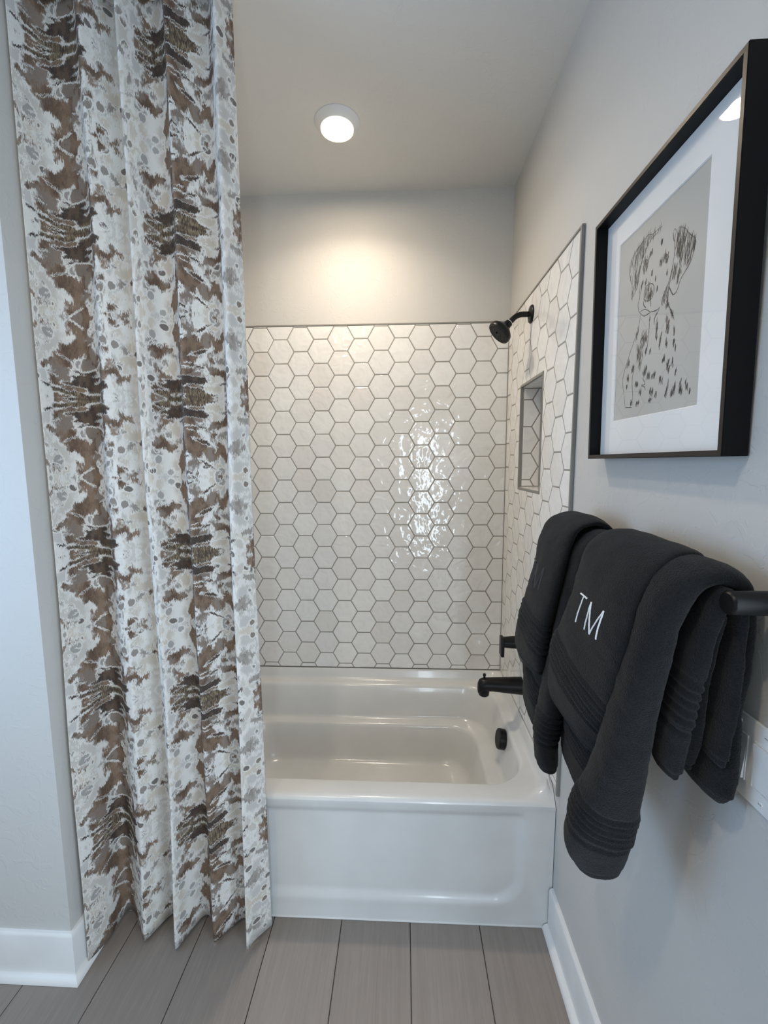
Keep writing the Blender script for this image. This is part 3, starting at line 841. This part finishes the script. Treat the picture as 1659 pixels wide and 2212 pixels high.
def lobe(bm, st, seg=44, ds=0.0034, amp=0.0040, seed=0.0, band2=True, wob=0.003, bscale=1.0):
    n = len(st)-1
    raw = [catmull([list(map(float, s)) for s in st], n*i/600) for i in range(601)]
    L = [0]
    for a, b in zip(raw, raw[1:]): L.append(L[-1]+math.dist(a[:3], b[:3]))
    T = L[-1]; m = int(T/ds); S_, j = [], 0
    for i in range(m+1):
        s = T*i/m
        while j < len(L)-2 and L[j+1] < s: j += 1
        f = (s-L[j])/max(1e-9, L[j+1]-L[j])
        S_.append([p+(q-p)*f for p, q in zip(raw[j], raw[j+1])])
    rings = []
    def ring(c, u, nn, a, b, off, e, s):
        out = []
        for k in range(seg):
            th = 2*math.pi*k/seg
            ct_, st_ = math.cos(th), math.sin(th)
            x = math.copysign(abs(ct_)**(2/e), ct_); y = math.copysign(abs(st_)**(2/e), st_)
            q = c+u*(a*x)+nn*(b*y)
            d = (u*ct_*(b/(a+b))+nn*st_).normalized()
            w_ = noise.noise(q*17+Vector((seed, 0, 0)))*wob + noise.noise(q*48+Vector((0, seed, 0)))*wob*0.4 + noise.noise(q*260)*0.0006
            out.append(bm.verts.new(q+d*(off+w_)))
        return out
    for i in range(m+1):
        v = S_[i]; c = Vector(v[:3]); a, b = v[3], v[4]
        yaw = math.radians(v[5]) if len(v) > 5 else 0.0
        t = (Vector(S_[min(i+1, m)][:3])-Vector(S_[max(i-1, 0)][:3])).normalized()
        u = Vector((math.sin(yaw), math.cos(yaw), 0)); u = (u-t*u.dot(t)).normalized()
        nn = t.cross(u)
        s = T*i/m
        off = band(s*bscale, amp)+(band((T-s)*bscale, amp) if band2 else 0)
        hemf = 0.0
        if min(s, T-s) < 0.012: hemf = -0.0028
        if i == 0 or i == m:
            for k_, (sc, dd) in enumerate(((0.35, 0.0035), (0.78, 0.0022))):
                pass
            sg = -1 if i == 0 else 1
            caps = [ring(c+t*sg*0.0045, u, nn, a*0.55, b*0.35, -0.004, 2.2, s), ring(c+t*sg*0.0035, u, nn, a*0.93, b*0.75, -0.004, 2.4, s), ring(c, u, nn, a, b, off+hemf, 2.3, s)]
            rings += caps if i == 0 else caps[::-1]
        else:
            rings.append(ring(c, u, nn, a, b, off+hemf, 2.3, s))
    for r0, r1 in zip(rings, rings[1:]):
        for k in range(seg):
            bm.faces.new((r0[k], r0[(k+1) % seg], r1[(k+1) % seg], r1[k]))
    bm.faces.new(rings[0]); bm.faces.new(rings[-1])

def towel(name, label, cat, group, lobes, base, seed):
    t = empty(name, base); tag(t, label, cat, group)
    out = []
    for nm, st, kw in lobes:
        bm = bmesh.new(); lobe(bm, st, seed=seed+len(out)*3.1, **kw)
        o = link(nm, bm_mesh(nm, bm, True), None, M['terry'])
        o.parent = t; o.matrix_parent_inverse = Matrix.Translation(t.location).inverted()
        out.append(o)
    return t, out

bathB, _ = towel('bath_towel', 'charcoal bath towel with long thick front fold beside the round bar post', 'towel', 'charcoal bath towels', [
    ('folded_panel', [(.372,.868,.920,.090,.019,2), (.370,.864,1.00,.100,.020,2), (.370,.850,1.10,.108,.020,2), (.378,.825,1.20,.112,.020,2), (.396,.80,1.33,.124,.018,0), (.413,.79,1.381,.130,.017,0), (.440,.786,1.406,.132,.016,0), (.466,.785,1.376,.132,.014,0), (.470,.785,1.25,.125,.014,0), (.470,.78,1.10,.115,.014,0)], {}),
    ('front_fold', [(.345,.722,.876,.046,.045,0), (.341,.712,.926,.046,.053,0), (.349,.700,.990,.045,.050,0), (.354,.690,1.042,.044,.042,0), (.360,.675,1.128,.042,.034,0), (.364,.660,1.216,.040,.029,0), (.373,.650,1.297,.040,.026,0), (.385,.644,1.368,.042,.023,0), (.404,.640,1.409,.046,.020,0), (.440,.638,1.424,.048,.018,0), (.470,.636,1.402,.046,.016,0), (.480,.634,1.350,.042,.015,0), (.478,.634,1.29,.044,.016,0), (.475,.640,1.235,.044,.017,0), (.472,.646,1.15,.054,.020,0), (.468,.646,1.10,.056,.021,0), (.466,.646,1.083,.048,.017,0)], {'band2': False}),
    ('inner_fold', [(.412,.652,1.105,.034,.014,0), (.413,.642,1.19,.036,.016,0), (.418,.631,1.273,.036,.014,0), (.423,.620,1.336,.036,.011,0), (.430,.612,1.385,.036,.009,0), (.442,.609,1.400,.036,.008,0), (.456,.609,1.375,.034,.009,0), (.458,.612,1.25,.034,.010,0), (.456,.622,1.15,.034,.010,0)], {'amp': 0.0028, 'bscale': 0.8, 'band2': False}),
    ('inner_fold', [(.444,.668,1.110,.030,.012,0), (.440,.655,1.18,.034,.013,0), (.438,.640,1.27,.034,.011,0), (.438,.628,1.34,.034,.009,0), (.440,.622,1.385,.034,.006,0)], {'amp': 0.0, 'bscale': 0.8}),
], (.42, .74, .88), 1.0)
bathA, _ = towel('bath_towel', 'charcoal bath towel hanging on the far end of the bar near the tub', 'towel', 'charcoal bath towels', [
    ('folded_panel', [(.347,1.110,.915,.074,.018,2), (.346,1.100,.99,.086,.020,2), (.350,1.085,1.06,.094,.020,2), (.364,1.062,1.18,.097,.020,1), (.392,1.052,1.33,.104,.018,0), (.412,1.046,1.384,.108,.017,0), (.440,1.045,1.409,.110,.016,0), (.466,1.045,1.376,.110,.014,0), (.470,1.045,1.1,.100,.014,0)], {}),
    ('front_fold', [(.330,.942,.886,.034,.022,0), (.326,.940,.945,.036,.025,0), (.331,.940,1.013,.039,.024,0), (.343,.940,1.113,.040,.022,0), (.362,.945,1.219,.040,.022,0), (.381,.950,1.324,.041,.020,0), (.402,.954,1.390,.043,.018,0), (.440,.955,1.417,.044,.017,0), (.468,.956,1.378,.044,.014,0), (.472,.956,1.2,.044,.014,0)], {'band2': False}),
], (.42, 1.03, .90), 11.0)
handB, hb = towel('hand_towel', 'charcoal hand towel embroidered TM in bright white, draped over the nearer bath towel', 'towel', 'charcoal hand towels', [
    ('folded_panel', [(.333,.818,1.078,.090,.019,-8), (.331,.806,1.134,.101,.021,-6), (.333,.789,1.193,.110,.021,-4), (.341,.772,1.265,.108,.020,-2), (.349,.766,1.313,.110,.019,0), (.366,.771,1.378,.114,.017,0), (.387,.774,1.416,.118,.015,0), (.416,.777,1.438,.119,.013,0), (.452,.780,1.436,.119,.011,0), (.480,.782,1.400,.118,.009,0), (.4905,.784,1.32,.116,.008,0), (.492,.786,1.15,.112,.008,0)], {'amp': 0.0038, 'bscale': 1.0}),
], (.42, .79, 1.07), 21.0)
handA, ha = towel('hand_towel', 'charcoal hand towel with a dim TM monogram, at the bar end nearest the shower', 'towel', 'charcoal hand towels', [
    ('folded_panel', [(.314,1.050,1.092,.088,.022,0), (.315,1.048,1.135,.096,.024,0), (.324,1.034,1.209,.088,.023,0), (.337,1.026,1.286,.084,.021,0), (.354,1.032,1.358,.086,.018,0), (.374,1.050,1.408,.092,.015,0), (.400,1.058,1.436,.093,.013,0), (.440,1.060,1.444,.092,.012,0), (.472,1.060,1.415,.090,.010,0), (.4895,1.060,1.34,.088,.008,0), (.492,1.060,1.15,.084,.008,0)], {'amp': 0.0038}),
], (.42, 1.06, 1.08), 31.0)

def bvh_of(o):
    me = o.data; return BVHTree.FromPolygons([v.co for v in me.vertices], [p.vertices[:] for p in me.polygons])
def monogram(parent, panel, strokes, mat, wid):
    tree = bvh_of(panel)
    bm = bmesh.new()
    for pts, wd in strokes:
        samples = []
        for (a, b) in zip(pts, pts[1:]):
            k = max(2, int(math.dist(a, b)/0.0016))
            samples += [(a[0]+(b[0]-a[0])*i/k, a[1]+(b[1]-a[1])*i/k) for i in range(k+1)]
        prev = None
        for i, (y, z) in enumerate(samples):
            hit, nrm, _, _ = tree.ray_cast(Vector((0, y, z)), Vector((1, 0, 0)))
            if hit is None: continue
            q = samples[min(i+1, len(samples)-1)]; r = samples[max(i-1, 0)]
            t = Vector((0, q[0]-r[0], q[1]-r[1]))
            if t.length < 1e-9: continue
            t.normalize(); s = nrm.cross(t).normalized()
            h = wid*wd*(1+0.10*math.sin(i*2.1))
            row = [hit-s*h+nrm*0.0002, hit-s*h*0.6+nrm*0.0016, hit+nrm*0.0021, hit+s*h*0.6+nrm*0.0016, hit+s*h+nrm*0.0002]
            row = [bm.verts.new(p) for p in row]
            if prev:
                for k in range(4): bm.faces.new((prev[k], prev[k+1], row[k+1], row[k]))
            prev = row
    o = link('monogram', bm_mesh('monogram', bm, True), None, mat)
    o.parent = parent; o.matrix_parent_inverse = Matrix.Translation(parent.location).inverted()
    return o
def TM(y, z, k=1.0, h=0.055):
    """strokes of the letters; y is the left end of the T bar (the far end), z the cap line"""
    return [([(y, z), (y-0.036*k, z)], 1.1), ([(y-0.017*k, z), (y-0.017*k, z-h)], 0.8), ([(y-0.055*k, z), (y-0.055*k, z-h)], 0.8),
            ([(y-0.054*k, z), (y-0.078*k, z-h)], 1.1), ([(y-0.078*k, z-h), (y-0.101*k, z)], 0.8), ([(y-0.101*k, z), (y-0.101*k, z-h)], 1.0)]
monogram(handB, hb[0], TM(0.813, 1.332, 0.95, 0.050), M['thread'], 0.0016)['label'] = 'white embroidered letters TM'
monogram(handA, ha[0], TM(1.098, 1.335, 0.95), M['grey_thread'], 0.0018)['label'] = 'dim grey embroidered letters TM'

# ================================================================== FRAMED DRAWING
FY0, FY1, FZ0, FZ1, FD = 0.659, 1.120, 1.588, 2.134, 0.038
pf = empty('picture_frame', (XR-0.002, (FY0+FY1)/2, FZ0)); tag(pf, 'deep black framed pencil drawing of a spotted dog above the towels', 'picture')
pf.rotation_euler = (0, math.radians(-0.9), 0)         # leans out a little at the top, hung by a wire
hw, hh, bw = (FY1-FY0)/2, FZ1-FZ0, 0.0095
def bar(nm, quad, x0, x1, mat, parent):
    """mitred bar: quad = 4 (y,z) corners, from x0 (wall) to x1 (room)"""
    V = [(x0, y, z) for y, z in quad]+[(x1, y, z) for y, z in quad]
    return link(nm, mesh(nm, V, [(0,1,2,3),(7,6,5,4)]+[(i, (i+1) % 4, 4+(i+1) % 4, 4+i) for i in range(4)]), parent, mat)
outer = [(-hw, 0), (hw, 0), (hw, hh), (-hw, hh)]
inner = [(-hw+bw, bw), (hw-bw, bw), (hw-bw, hh-bw), (-hw+bw, hh-bw)]
for i in range(4):
    j = (i+1) % 4
    sd = bar('frame_side', [outer[i], outer[j], inner[j], inner[i]], -0.001, -FD, M['frame'], pf)
    oi = [Vector(outer[i]), Vector(outer[j]), Vector(inner[j]), Vector(inner[i])]
    bar('bronze_edge', [tuple(oi[0].lerp(oi[3], 0.12)), tuple(oi[1].lerp(oi[2], 0.12)), tuple(oi[2].lerp(oi[1], 0.10)), tuple(oi[3].lerp(oi[0], 0.10))], -FD+0.0004, -FD-0.0008, M['frame_edge'], sd)
boxes('backing', [(-0.009, -0.002, -hw+bw, hw-bw, bw, hh-bw)], M['frame'], pf)
# mat with a bevelled window
cy = (FY0+FY1)/2
py0, py1, pz0, pz1 = 0.760-cy, 1.051-cy, 1.673-FZ0, 2.060-FZ0
mo = [(-hw+bw, bw), (hw-bw, bw), (hw-bw, hh-bw), (-hw+bw, hh-bw)]
mi = [(py0, pz0), (py1, pz0), (py1, pz1), (py0, pz1)]
bvv = 0.002
mb = [(py0+bvv, pz0+bvv), (py1-bvv, pz0+bvv), (py1-bvv, pz1-bvv), (py0+bvv, pz1-bvv)]
V = [(-0.0125, *p) for p in mo]+[(-0.0125, *p) for p in mi]+[(-0.0104, *p) for p in mb]+[(-0.0098, *p) for p in mo]
F = []
for i in range(4):
    j = (i+1) % 4
    F += [(i, j, 4+j, 4+i), (4+i, 4+j, 8+j, 8+i), (i, j, 12+j, 12+i)]
link('mat_board', mesh('mat_board', V, F), pf, M['mat_board'])
paper = boxes('drawing_paper', [(-0.0100, -0.0092, py0-0.005, py1+0.005, pz0-0.005, pz1+0.005)], M['paper'], pf)
boxes('glass_pane', [(-0.0150, -0.0135, -hw+bw, hw-bw, bw, hh-bw)], M['glass'], pf)
DOG_LINES = [ [(0.541,0.899),(0.49,0.901),(0.438,0.902),(0.399,0.916),(0.361,0.915),(0.307,0.905),(0.239,0.888),(0.18,0.87),(0.152,0.841),(0.15,0.803),(0.174,0.758),(0.197,0.718),(0.195,0.685),(0.198,0.653)],[(0.541,0.899),(0.491,0.887),(0.43,0.884),(0.389,0.868),(0.348,0.842),(0.312,0.809),(0.294,0.769),(0.286,0.735),(0.266,0.699),(0.233,0.67),(0.198,0.653)],[(0.286,0.735),(0.295,0.686),(0.309,0.636),(0.289,0.604),(0.299,0.569),(0.319,0.552)],[(0.366,0.643),(0.374,0.664),(0.413,0.666),(0.451,0.661),(0.479,0.645),(0.489,0.623),(0.479,0.599),(0.455,0.584),(0.411,0.587),(0.374,0.6),(0.357,0.623),(0.366,0.643)],[(0.359,0.6),(0.368,0.575),(0.399,0.553)],[(0.319,0.551),(0.342,0.556),(0.388,0.551),(0.428,0.535),(0.446,0.521),(0.408,0.519),(0.38,0.52),(0.344,0.535),(0.319,0.551)],[(0.446,0.525),(0.495,0.516),(0.536,0.513),(0.571,0.519)],[(0.45,0.578),(0.454,0.549)],[(0.67,0.822),(0.682,0.834),(0.701,0.821),(0.692,0.791),(0.695,0.754),(0.696,0.722),(0.69,0.696),(0.682,0.659),(0.668,0.622),(0.658,0.588),(0.675,0.567),(0.701,0.54),(0.732,0.541),(0.752,0.558),(0.77,0.584),(0.809,0.608),(0.847,0.627),(0.872,0.653),(0.887,0.685),(0.896,0.704),(0.874,0.73),(0.83,0.761),(0.794,0.793),(0.749,0.819),(0.723,0.823)],[(0.69,0.696),(0.673,0.653),(0.651,0.611),(0.616,0.583),(0.582,0.55)],[(0.653,0.552),(0.653,0.519),(0.676,0.485),(0.707,0.452),(0.729,0.418)],[(0.327,0.534),(0.319,0.498),(0.288,0.463),(0.257,0.417),(0.212,0.372),(0.178,0.328),(0.143,0.288),(0.12,0.251),(0.114,0.211),(0.138,0.151),(0.167,0.071)],[(0.286,0.266),(0.259,0.236),(0.255,0.187),(0.271,0.126),(0.278,0.071)],[(0.448,0.505),(0.447,0.465),(0.447,0.42),(0.437,0.367),(0.42,0.325)],[(0.538,0.501),(0.51,0.473),(0.509,0.443)],[(0.562,0.513),(0.529,0.486)],[(0.359,0.798),(0.375,0.802),(0.393,0.787),(0.383,0.777),(0.364,0.783),(0.359,0.798)],[(0.597,0.743),(0.616,0.745),(0.632,0.729),(0.618,0.723),(0.6,0.731),(0.597,0.743)],[(0.389,0.203),(0.42,0.18),(0.428,0.163),(0.381,0.169)],[(0.67,0.822),(0.678,0.796),(0.687,0.777)],[(0.208,0.888),(0.284,0.904)],[(0.438,0.902),(0.424,0.89)],[(0.168,0.068),(0.272,0.06)],[(0.46,0.498),(0.449,0.474)],[(0.341,0.709),(0.328,0.677),(0.314,0.644)],[(0.382,0.162),(0.423,0.152),(0.437,0.131)] ]
DOG_HATCH = [ ([(0.541,0.899),(0.438,0.902),(0.399,0.916),(0.307,0.905),(0.18,0.87),(0.15,0.803),(0.197,0.718),(0.198,0.653),(0.266,0.699),(0.294,0.769),(0.348,0.842),(0.43,0.884)],0.5),([(0.366,0.643),(0.413,0.666),(0.479,0.645),(0.489,0.623),(0.455,0.584),(0.374,0.6)],0.6),([(0.396,0.622),(0.44,0.616),(0.461,0.617),(0.473,0.605),(0.444,0.589),(0.414,0.606)],1.4),([(0.335,0.811),(0.373,0.814),(0.408,0.796),(0.406,0.77),(0.379,0.767),(0.343,0.785)],0.9),([(0.333,0.78),(0.402,0.753),(0.382,0.742),(0.349,0.734)],0.6),([(0.412,0.812),(0.447,0.828),(0.444,0.81),(0.424,0.799)],0.9),([(0.568,0.744),(0.595,0.758),(0.634,0.747),(0.641,0.724),(0.62,0.711),(0.581,0.719)],1.0),([(0.53,0.735),(0.558,0.743),(0.576,0.72),(0.547,0.717)],0.8),([(0.723,0.823),(0.758,0.814),(0.803,0.786),(0.878,0.725),(0.89,0.695),(0.87,0.664),(0.846,0.638),(0.819,0.628),(0.802,0.66),(0.768,0.671),(0.73,0.699),(0.709,0.757),(0.713,0.799)],0.9),([(0.71,0.678),(0.73,0.659),(0.719,0.611),(0.678,0.611),(0.684,0.642)],1.0),([(0.771,0.643),(0.778,0.621),(0.753,0.581),(0.735,0.586),(0.739,0.625)],0.9),([(0.652,0.602),(0.654,0.544),(0.633,0.524),(0.578,0.539),(0.608,0.573)],0.8),([(0.651,0.537),(0.664,0.5),(0.627,0.497),(0.633,0.524)],1.2),([(0.676,0.48),(0.707,0.456),(0.724,0.424),(0.709,0.435)],1.0),([(0.342,0.405),(0.362,0.433),(0.419,0.426),(0.439,0.394),(0.392,0.372),(0.346,0.371)],1.0),([(0.297,0.38),(0.371,0.352),(0.387,0.312),(0.359,0.26),(0.335,0.259),(0.304,0.326)],0.9),([(0.167,0.31),(0.191,0.326),(0.207,0.303),(0.169,0.294)],1.2),([(0.231,0.26),(0.247,0.282),(0.284,0.281),(0.263,0.255)],1.2),([(0.175,0.238),(0.2,0.244),(0.204,0.214),(0.185,0.212)],1.3),([(0.167,0.188),(0.187,0.191),(0.188,0.178),(0.175,0.177)],1.2),([(0.295,0.187),(0.332,0.187),(0.339,0.172),(0.316,0.165)],1.8),([(0.386,0.223),(0.417,0.251),(0.451,0.248),(0.443,0.224),(0.4,0.207)],1.2),([(0.441,0.192),(0.455,0.213),(0.488,0.213),(0.481,0.186)],1.0),([(0.502,0.188),(0.521,0.208),(0.553,0.203),(0.545,0.182)],1.0),([(0.594,0.162),(0.607,0.176),(0.638,0.169),(0.636,0.148),(0.606,0.147)],1.1),([(0.533,0.459),(0.555,0.441),(0.55,0.398),(0.563,0.378),(0.533,0.367),(0.529,0.403)],1.1),([(0.587,0.386),(0.607,0.387),(0.585,0.317),(0.574,0.324)],1.2),([(0.627,0.454),(0.672,0.436),(0.685,0.408),(0.671,0.373),(0.64,0.388),(0.652,0.411)],1.3),([(0.724,0.387),(0.738,0.384),(0.738,0.351),(0.728,0.357)],1.3),([(0.65,0.348),(0.672,0.322),(0.665,0.307),(0.649,0.318)],1.4),([(0.728,0.324),(0.745,0.325),(0.739,0.301),(0.73,0.303)],1.2),([(0.753,0.299),(0.765,0.276),(0.751,0.278)],1.2),([(0.46,0.318),(0.469,0.332),(0.485,0.331),(0.476,0.315)],1.3),([(0.609,0.248),(0.645,0.272),(0.662,0.278),(0.648,0.25)],1.3),([(0.673,0.237),(0.696,0.242),(0.709,0.21),(0.698,0.186),(0.677,0.207)],1.5),([(0.728,0.245),(0.741,0.218),(0.739,0.197),(0.729,0.22)],1.3),([(0.763,0.181),(0.78,0.187),(0.77,0.163)],1.3),([(0.659,0.079),(0.675,0.103),(0.699,0.144),(0.703,0.113),(0.688,0.076)],1.0),([(0.721,0.077),(0.75,0.107),(0.774,0.129),(0.791,0.102),(0.763,0.072)],1.0),([(0.8,0.101),(0.819,0.128),(0.832,0.126),(0.827,0.098),(0.849,0.087),(0.835,0.068)],1.2),([(0.866,0.126),(0.888,0.115),(0.9,0.081),(0.878,0.092)],1.2),([(0.909,0.08),(0.922,0.069),(0.915,0.065)],1.5),([(0.484,0.112),(0.498,0.133),(0.537,0.115),(0.523,0.098)],1.3),([(0.551,0.091),(0.57,0.107),(0.582,0.087)],1.2),([(0.477,0.076),(0.526,0.08),(0.506,0.068)],1.3),([(0.231,0.09),(0.248,0.104),(0.269,0.087),(0.264,0.077),(0.235,0.08)],1.8),([(0.314,0.077),(0.367,0.084),(0.362,0.077),(0.334,0.066)],1.8),([(0.351,0.127),(0.367,0.14),(0.391,0.137),(0.381,0.119)],1.5),([(0.539,0.824),(0.547,0.834),(0.563,0.826),(0.551,0.816)],1.6),([(0.442,0.708),(0.449,0.722),(0.46,0.716),(0.457,0.702)],1.5),([(0.621,0.657),(0.625,0.672),(0.633,0.668),(0.631,0.652)],1.3),([(0.492,0.667),(0.494,0.678),(0.504,0.675),(0.501,0.665)],1.3),([(0.518,0.61),(0.519,0.623),(0.528,0.619),(0.527,0.606)],1.1),([(0.31,0.682),(0.341,0.709),(0.348,0.698),(0.328,0.677)],0.7),([(0.366,0.684),(0.387,0.698),(0.396,0.693),(0.378,0.678)],0.8),([(0.269,0.414),(0.299,0.47),(0.319,0.498),(0.322,0.479),(0.293,0.419)],0.7),([(0.408,0.327),(0.437,0.367),(0.444,0.357),(0.426,0.319)],0.9) ]
def ink(name, jobs, mat):
    bm = bmesh.new()
    for pts, w0, x in jobs:
        P = [Vector((py1-(py1-py0)*u, pz0+(pz1-pz0)*v)) for u, v in pts]
        prev = None
        for i, p in enumerate(P):
            t = (P[min(i+1, len(P)-1)]-P[max(i-1, 0)])
            if t.length < 1e-9: continue
            t.normalize(); s = Vector((-t.y, t.x))
            f = i/(len(P)-1)
            wd = w0*(0.35+0.65*math.sin(math.pi*min(0.97, max(0.03, f))))
            row = [bm.verts.new((x, *(p-s*wd))), bm.verts.new((x, *(p+s*wd)))]
            if prev: bm.faces.new((prev[0], prev[1], row[1], row[0]))
            prev = row
    return tag(link(name, bm_mesh(name, bm), paper, mat), kind='stuff')
rnd = random.Random(3)
jobs = []
for L_ in DOG_LINES:
    n_ = max(6, len(L_)*4)
    for rep in range(2):
        q = [catmull([list(p) for p in L_], (len(L_)-1)*i/n_) for i in range(n_+1)]
        jx, jy = (rnd.uniform(-.004, .004), rnd.uniform(-.003, .003)) if rep else (0, 0)
        jobs.append(([(a+jx+rnd.uniform(-.0012, .0012), b+jy+rnd.uniform(-.0012, .0012)) for a, b in q], 0.00075 if rep == 0 else 0.0005, -0.01012))
ink('pencil_outline', jobs, M['graphite'])
def inside(p, poly):
    c = False
    for i in range(len(poly)):
        a, b = poly[i], poly[i-1]
        if (a[1] > p[1]) != (b[1] > p[1]) and p[0] < (b[0]-a[0])*(p[1]-a[1])/(b[1]-a[1])+a[0]: c = not c
    return c
soft, hard = [], []
for poly, dens in DOG_HATCH:
    us = [p[0] for p in poly]; vs_ = [p[1] for p in poly]
    A = abs(parea(poly))
    cnt = int(12+A*6800*dens)
    for k in range(cnt):
        for tr in range(12):
            c0 = (rnd.uniform(min(us), max(us)), rnd.uniform(min(vs_), max(vs_)))
            if inside(c0, poly): break
        else: continue
        ln = rnd.uniform(0.012, 0.034)*min(1.0, 0.35+6*math.sqrt(A)); sl = rnd.uniform(-0.10, 0.45)
        p0_, p1_ = (c0[0]-sl*ln, c0[1]-ln), (c0[0]+sl*ln, c0[1]+ln)
        pts = [(p0_[0]+(p1_[0]-p0_[0])*i/4+rnd.uniform(-.001, .001), p0_[1]+(p1_[1]-p0_[1])*i/4) for i in range(5)]
        (hard if rnd.random() < 0.30+0.35*dens else soft).append((pts, rnd.uniform(0.00050, 0.00105), -0.01006))
ink('pencil_shading', soft, M['graphite_soft'])
ink('pencil_hatching', [(a, b, -0.01009) for a, b, c in hard], M['graphite'])

# ================================================================== CEILING LIGHT
def ceiling_light(loc, label, power, spread):
    c = empty('ceiling_light', loc); tag(c, label, 'light')
    lathe('trim_ring', [(0.0, -0.0004), (0.084, -0.0004), (0.0835, -0.0025), (0.081, -0.0045), (0.072, -0.0115), (0.064, -0.018), (0.0605, -0.0215), (0.0, -0.0215)], M['white_trim'], c, seg=72)
    lathe('lens_rim', [(0.0545, -0.0217), (0.0605, -0.0217), (0.0600, -0.0270), (0.0550, -0.0280)], M['lens_rim'], c, seg=72, caps=False)
    lathe('lens', [(0.0, -0.0218), (0.0543, -0.0218), (0.0543, -0.0275), (0.0, -0.0290)], M['lens'], c, seg=64)
    d = bpy.data.lights.new('lamp_beam', 'AREA'); d.shape = 'DISK'; d.size = 0.106
    d.energy = power; d.color = (1.0, 0.86, 0.70); d.spread = math.radians(spread)
    o = bpy.data.objects.new('lamp_beam', d); COL.objects.link(o); o.parent = c; o.location = (0, 0, -0.0305)
    return c
ceiling_light((-0.245, 1.735, ZC), 'round white recessed ceiling light glowing above the tub', LAMP, 139)
ceiling_light((-0.60, 0.05, ZC), 'round white recessed fill light over the bathroom floor, added out of view', ROOM, 140)  # added fill lamp, never in view; lifts the floor, ceiling, tiles and tub apron

# ================================================================== LIGHT SWITCH
sw = empty('light_switch', (XR, 0.600, 1.152)); tag(sw, 'white double rocker light switch on the wall under the towels', 'switch')
PWY, PWZ = 0.059, 0.0625
boxes('switch_plate', [(-0.0058, -0.0004, -PWY, PWY, -PWZ, PWZ)], M['switch'], sw, bevel=0.0022, seg=3)
for yc in (0.0235, -0.0235):
    hp = boxes('rocker_frame', [(-0.0075, -0.0050, yc-0.0175, yc-0.0160, -0.0345, 0.0345), (-0.0075, -0.0050, yc+0.0160, yc+0.0175, -0.0345, 0.0345), (-0.0075, -0.0050, yc-0.0160, yc+0.0160, 0.0330, 0.0345), (-0.0075, -0.0050, yc-0.0160, yc+0.0160, -0.0345, -0.0330)], M['switch'], sw)
    up_ = yc > 0
    V = []
    for y in (yc-0.0155, yc+0.0155):
        V += [(-0.0052, y, -0.0325), (-0.0112 if up_ else -0.0066, y, -0.0325), (-0.0080, y, 0.0), (-0.0066 if up_ else -0.0112, y, 0.0325), (-0.0052, y, 0.0325)]
    link('rocker', mesh('rocker', V, [(0,1,2,3,4), (9,8,7,6,5)]+[(i, (i+1) % 5, 5+(i+1) % 5, 5+i) for i in range(5)]), sw, M['switch'])
    for zc_ in (0.049, -0.049):
        s_ = lathe('screw', [(0.0, -0.0056), (0.0034, -0.0056), (0.0032, -0.0068), (0.0, -0.0071)], M['switch'], sw, 'X', (0, yc, zc_), seg=20)
        boxes('slot', [(-0.0073, -0.0066, yc-0.0026, yc+0.0026, zc_-0.0005, zc_+0.0005)], M['rubber_dark'], s_)
